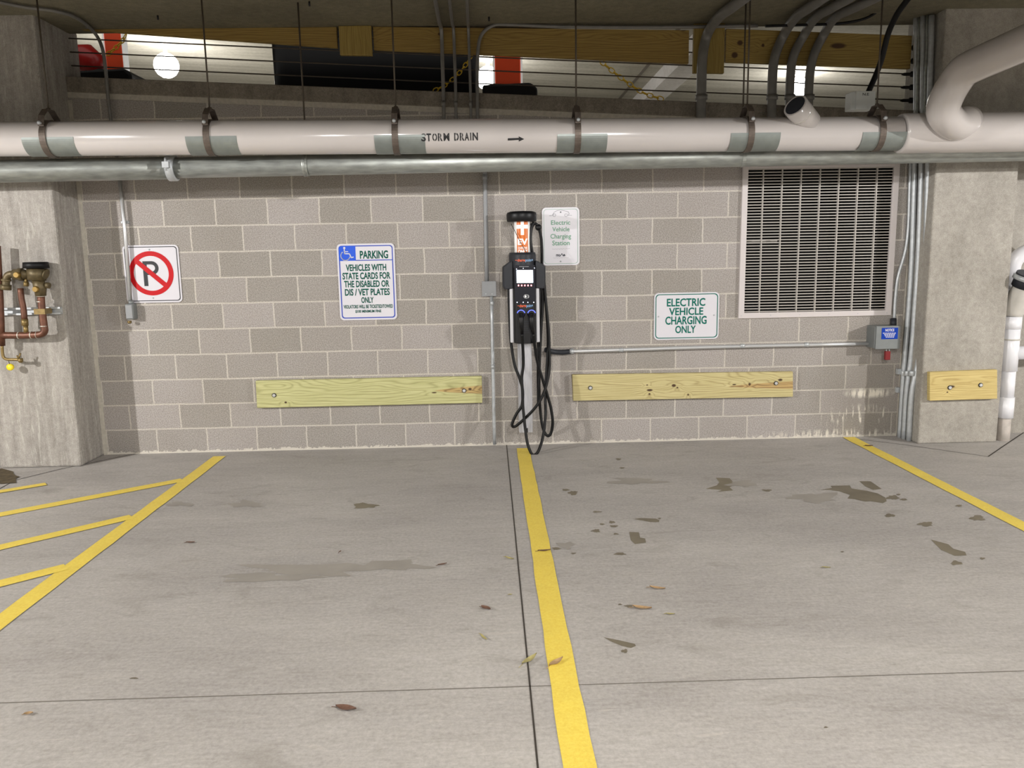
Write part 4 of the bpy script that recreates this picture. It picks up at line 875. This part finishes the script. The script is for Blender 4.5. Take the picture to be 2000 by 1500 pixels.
def logo(x0, x1, y0, y1, Y, par):
    t_ = x0+(x1-x0)*.12; m_ = x0+(x1-x0)*.56
    a_ = MB()
    for s_, u0, u1, v0, v1 in (('charge', t_, m_, y0, y1),):
        A, B_ = P(u0, v0, Y), P(u1, v1, Y); vs, fs = fit(s_, A.x, B_.x, B_.z, A.z, .02); a_.add([(x, Y, z) for x, z in vs], fs)
    yl = y0+(y1-y0)*.40; stroke(a_, [P(x0, yl, Y), P(t_-.5, yl, Y)], .0016); a_.part('logo_lettering', plain('logo_orange', rgb(226, 92, 48), .4, emit=.15), par, 'orange lettering')
    a_ = MB(); A, B_ = P(m_+.4, y0, Y), P(x1, y1, Y); vs, fs = fit('poin+', A.x, B_.x, B_.z, A.z, .02); a_.add([(x, Y, z) for x, z in vs], fs); a_.part('logo_lettering', plain('logo_blue', rgb(120, 160, 200), .4, emit=.1), par, 'pale blue lettering')
logo(1006.5, 1041, 505.5, 512.5, -.2625, ev); logo(1011, 1041, 594.5, 601.5, -.2625, ev)
b = MB(); 
for k in range(8): stroke(b, [P(1014.5+k*2.4, 520.6, -.2632), P(1016+k*2.4, 520.6, -.2632)], .0012)
b.part('model_print', M_['aluw'], ev)
b = MB()
for k in range(6): a_, c_ = P(1023.5, 628+k*4.2, -.2565), P(1034, 628.8+k*4.2, -.2565); b.box(a_.x, c_.x, -.2575, -.254, c_.z, a_.z)
b.part('vent_ribs', M_['blkg'], ev)
# holsters and connectors with their cables
CAB = .0115
def cable(pts, lab, conn=None):
    b = MB(); b.tube([P(x, y, Y) for x, y, Y in pts], CAB, 10, res=6); c_ = b.part('charging_cable', M_['rubber'], ev, lab)
    if conn:
        x, y = conn; h = P(x, y, -.262)
        b = MB(); b.lathe(h, [(.030, .008), (.032, -.012), (.026, -.022)], 24, 'y'); b.part('holster', M_['blk'], ev)
        b = MB(); secs = [Vector((h.x+.029*math.cos(math.radians(t_)), h.y-.016, h.z+.029*math.sin(math.radians(t_)))) for t_ in range(15, 166, 10)]; b.tube(secs, .0042, 8); b.part('glow_ring', M_['bluel'], ev, 'blue glowing ring')
        b = MB(); b.tube([P(x, y+1, -.30), P(x, y+10, -.325), P(x+.5, y+24, -.315), P(pts[0][0], pts[0][1], pts[0][2])], [.024, .020, .018, .012], 16); b.part('connector', M_['blk'], c_)
cable([(1019.5, 652, -.29), (1021, 677, -.26), (1022, 712, -.24), (1019, 738, -.24), (1020.5, 765, -.25), (1021.5, 795, -.26), (1025, 830, -.28), (1030, 865, -.31), (1037, 884, -.33), (1043, 889, -.335), (1052, 880, -.33), (1061, 850, -.28), (1065.5, 808, -.22), (1065, 770, -.18), (1068, 720, -.15), (1070.5, 665, -.13), (1067, 600, -.12), (1062, 552, -.12)], 'black charging cable with the lowest loop', (1017.5, 613))
cable([(1042, 652, -.29), (1044.5, 676, -.26), (1050, 708, -.23), (1060, 742, -.21), (1068, 768, -.20), (1076, 797, -.20), (1079.5, 825, -.20), (1076, 846, -.20), (1069, 851, -.20), (1061, 838, -.19), (1055.5, 805, -.17), (1053, 760, -.16), (1054, 700, -.15), (1057, 640, -.14), (1060, 590, -.13), (1059, 552, -.12)], 'black charging cable looping at the lower right', (1038, 613))
cable([(993, 548, -.12), (994, 580, -.13), (995.5, 625, -.14), (998, 668, -.15), (1005, 712, -.17), (1016, 742, -.20), (1021, 765, -.21), (1019, 792, -.22), (1009, 808, -.22), (1001.5, 824, -.22), (1000.5, 832, -.22), (1006, 833, -.22), (1020, 822, -.24), (1042, 800, -.26), (1056, 780, -.25), (1066, 756, -.22), (1072.5, 725, -.18), (1073, 690, -.16), (1071, 640, -.15), (1066, 590, -.14), (1063, 552, -.13)], 'black charging cable crossing in front of the post')
cable([(1053, 446, -.15), (1057, 466, -.14), (1058.5, 495, -.13), (1058.5, 525, -.12)], 'black cable dropping from the top clamp')
cable([(1056, 552, -.14), (1053, 620, -.14), (1051, 690, -.14), (1051, 740, -.14), (1051.5, 792, -.14)], 'straight length of black cable beside the post')

# ================================================================== BRASS ASSEMBLY ON THE LEFT COLUMN
YB = -.47
bf = thing('backflow_preventer', 'brass and copper backflow valve assembly on the left column', 'valve assembly', P(50, 590, YB))
q = lambda x, y, Y=YB: P(x, y, Y)
b = MB(); a_ = q(70, 518); b.lathe((a_.x, YB, 0), [(.088, q(70, 524).z), (.084, q(70, 512).z), (.07, q(70, 512).z+.001)], 20); b.part('bonnet', M_['rubber'], bf, 'black cap'); 
for v_ in [c for c in bf.children][0].data.vertices: v_.co.y = (v_.co.y+.47-.47)*1.0
b = MB(); b.tube([q(72, 524), q(72, 547)], [.068, .062], 20); b.tube([q(88, 535), q(91, 536)], .04, 14); b.part('valve_body', M_['bronze'], bf)
b = MB(); b.tube([q(58, 536), q(28, 536)], [.030, .040], 16); b.tube([q(45, 536), q(36, 536)], .046, 8); b.part('union', M_['bronze'], bf)
b = MB(); b.tube([q(27, 535), q(17, 537), q(12.5, 545), q(11.5, 562)], .026, 16, res=4); b.part('outlet_elbow', M_['bronze'], bf); b = MB(); b.tube([q(12, 545), q(12, 549)], .034, 16); b.tube([q(11.6, 556), q(11.4, 566)], .037, 16); b.part('outlet_collar', M_['bronze'], bf)
b = MB(); b.lathe(q(33, 537, YB-.05), [(.022, .02), (.024, 0), (.018, -.016)], 14, 'y'); b.part('test_cock', M_['gold'], bf, 'bright brass test cock'); b = MB(); b.lathe(q(70, 565, YB-.045), [(.022, .02), (.024, 0), (.018, -.016)], 14, 'y'); b.part('test_cock', M_['gold'], bf, 'bright brass test cock')
b = MB(); b.tube([q(51, 544), q(51, 552)], .012, 10); b.tube([q(51, 551), q(51, 559)], .018, 10); b.part('drain_cock', M_['brass'], bf)
b = MB(); b.tube([q(74, 546), q(78, 560), q(80, 578)], [.040, .044, .036], 16); b.part('lower_valve', M_['bronze'], bf)
b = MB(); b.tube([q(84, 556), q(92, 557)], .010, 8); b.tube([q(90, 557), q(97, 558)], .022, 12); b.part('side_handle', M_['bronze'], bf)
b = MB(); b.tube([q(80, 578), q(82, 605), q(86, 636), q(87, 646), q(82, 652), q(72, 654), q(40, 655), q(4, 655)], .0255, 16, res=4); b.part('copper_pipe', M_['copper'], bf)
b = MB(); b.tube([q(40, 563), q(42, 583), q(46, 603), q(48, 624)], .021, 14, res=3); b.part('copper_pipe', M_['copper'], bf); b = MB(); b.tube([q(48, 623), q(49, 636)], .024, 12); b.tube([q(50, 636), q(51, 650)], .017, 12); b.part('brass_fitting', M_['brass'], bf)
b = MB(); b.tube([q(-6, 480), q(0, 590), q(3, 675)], .025, 14, res=2); b.part('copper_pipe', M_['copper'], bf)
b = MB()
for a_, c_ in (((79.5, 577), (79.7, 579.5)), ((79, 588), (79.2, 590)), ((85.5, 636), (85.7, 638)), ((60.5, 654.3), (62.5, 654.3)), ((36, 655), (38, 655)), ((72, 654), (73, 654))): b.tube([q(*a_), q(*c_)], .0275, 14)
b.part('solder_joint', M_['solder'], bf)
b = MB(); b.tube([q(4, 672), q(5, 690), q(8, 699), q(16, 702), q(30, 702), q(41, 703)], .011, 10, res=3); b.part('drain_pipe', M_['brass'], bf); b = MB(); b.tube([q(36, 701), q(40, 690)], .006, 8); b.tube([q(36, 701), q(33, 694)], .006, 8); b.lathe(q(40, 703), [(.012, -.02), (.018, -.01), (.018, .012)], 10); b.part('bib_handle', M_['brass'], bf)
s_ = thing('strut_channel', 'galvanized strut channel screwed across the left column', 'strut channel', P(60, 608, -.40))
a_, c_ = P(-40, 602.5, -.41), P(118, 614, -.41)
b = MB(); b.box(a_.x, c_.x, -.405, -.375, c_.z, c_.z+.006); b.box(a_.x, c_.x, -.405, -.375, a_.z-.006, a_.z); b.box(a_.x, c_.x, -.379, -.375, c_.z, a_.z); b.box(a_.x, c_.x, -.408, -.402, c_.z, c_.z+.014); b.box(a_.x, c_.x, -.408, -.402, a_.z-.014, a_.z); b.part('channel', M_['galv'], s_)
b = MB(); a_ = P(80, 608, -.46); b.box(a_.x-.03, a_.x+.05, -.50, -.40, a_.z-.02, a_.z+.02); b.part('pipe_clamp', M_['brass'], s_)
yc = thing('yellow_plug', 'bright yellow round plug hanging under the copper pipes', 'plug', P(20, 717, -.45)); MB().lathe(P(20, 717, -.45), [(.004, -.012), (.024, -.010), (.026, .0), (.024, .012)], 18, 'y').part('plug_cap', M_['yellow'], yc); MB().tube([P(16, 702, YB), P(19, 712, -.455)], .002, 6).part('tether', M_['ink'], yc)

# ================================================================== WHITE DRAIN PIPES RIGHT OF THE COLUMN
dp_ = thing('drain_stack', 'upright white plastic drain pipe with a side tee, right of the right column', 'pipe', (3.70, -.27, 0))
XD, YD = 3.715, -.24
q = lambda x, y, Y=YD: P(x, y, Y)
def seg(y0, y1, r, mat, nm, x0=None, lab=None):
    cx_ = lambda y: 1958+(866-y)*.082
    a_, c_ = q(cx_(y0), y0), q(cx_(y1), y1); return MB().tube([a_, c_], r, 24).part(nm, mat, dp_, lab)
f_ = q(1958, 866); seg(872, 812, .048, M_['dirty'], 'pipe_foot', lab='scuffed grey foot'); seg(815, 775, .061, M_['pvcb'], 'coupling'); seg(778, 722, .054, M_['pvcb'], 'pipe_length'); seg(724, 640, .062, M_['pvcb'], 'tee'); seg(642, 618, .066, M_['pvcb'], 'coupling'); seg(664, 661, .068, M_['pvcg'], 'ring')
a_ = q(1976, 690); MB().tube([a_, a_+Vector((.5, 0, .02))], .054, 22).part('tee_branch', M_['pvcb'], dp_)
MB().tube([q(1979, 619), q(1983, 600), q(1993, 575, YD-.03), q(2004, 555, YD-.06)], [.062, .078, .082, .08], 24, res=3).part('reducer', M_['pvcg'], dp_, 'pale grey wide elbow')
MB().tube([q(1999, 560, YD-.05), q(2010, 535, YD-.09)], .088, 22).part('rubber_coupling', M_['blkg'], dp_); MB().tube([q(2002, 548, YD-.08), q(2006, 540, YD-.09)], .094, 22).part('hose_clamp', M_['galv'], dp_)
MB().tube([q(1975, 600, -.10), q(1975, 540, -.10), q(1985, 505, -.12), q(2020, 485, -.14)], .06, 22, res=4).part('rear_pipe', M_['pvcb'], dp_, 'rear white pipe')

# ================================================================== LEAVES
def leaf(px, py, L, W_, ang, mat, lab, curl=.25):
    c = F(px, py); o = MB(); n = 7; vs = []; fs = []
    ca, sa = math.cos(ang), math.sin(ang)
    for i in range(n+1):
        t_ = i/n; wv = W_*math.sin(math.pi*min(1, t_*1.05))**.8*(1 if i < n else 0)+.0004; x = (t_-.5)*L
        for s__ in (-1, 0, 1):
            y = s__*wv/2; z = .004+curl*W_*abs(s__)*.7+curl*L*.25*(2*t_-1)**2; vs.append((c.x+x*ca-y*sa, c.y+x*sa+y*ca, z))
    for i in range(n):
        for k in (0, 1): a_ = i*3+k; fs.append((a_, a_+3, a_+4, a_+1))
    o.add(vs, fs, True); o.tube([(c.x-L*.7*ca, c.y-L*.7*sa, .004), (c.x-L*.45*ca, c.y-L*.45*sa, .006)], .0012, 5)
    o.solo('leaf', mat, lab, 'leaf', c, 'fallen leaves on the floor')
leaf(1034, 1291, .10, .026, .9, M_['leaf3'], 'narrow olive leaf lying across the dark sawn joint')
leaf(1086, 1296, .085, .028, .8, M_['leaf1'], 'curled tan leaf lying on the middle yellow line')
leaf(949, 1190, .055, .03, -.7, M_['leaf2'], 'brown leaf left of the sawn joint, level with the tan leaves')
leaf(1254, 1190, .085, .03, -.3, M_['leaf1'], 'curled tan leaf beside two small damp spots right of the yellow line', .3)
leaf(1284, 1151, .075, .024, -.4, M_['leaf1'], 'tan leaf farthest back among the three right of the yellow line', .3)
leaf(1309, 1201, .04, .014, -.2, M_['leaf3'], 'tiny pale leaf, smallest of the three right of the yellow line')
leaf(676, 1386, .08, .034, -.3, M_['leaf2'], 'brown curled leaf nearest the bottom edge, in the left bay', .22)
leaf(995, 1092, .06, .018, -.7, M_['leaf3'], 'thin olive leaf just left of the sawn joint, nearest the wall')
leaf(945, 1247, .065, .012, -1.1, M_['leaf3'], 'thin olive twig-like leaf below the brown leaf')
leaf(997, 1163, .018, .012, 0, M_['leaf3'], 'tiny green leaf scrap close to the sawn joint')
leaf(864, 1104, .05, .018, .4, M_['leaf2'], 'small brown leaf at the end of the faint scuff in the left bay')
leaf(664, 1079, .03, .010, 1.3, M_['leaf2'], 'tiny brown leaf standing on edge above the faint scuff')
leaf(56, 1396, .03, .02, .2, M_['leaf1'], 'small orange-tan leaf near the lower left corner')
leaf(1697, 872, .06, .028, -.2, M_['leaf2'], 'reddish brown leaf on the head of the right yellow line')
leaf(372, 1061, .05, .02, 0, M_['leaf2'], 'small brown leaf right of the long left yellow line')
leaf(1614, 1110, .04, .016, -.3, M_['leaf3'], 'small green leaf scrap in the right bay')
leaf(1063, 1077, .07, .020, .1, M_['leaf2'], 'brown leaf crumbled on the middle yellow line, nearer the wall')
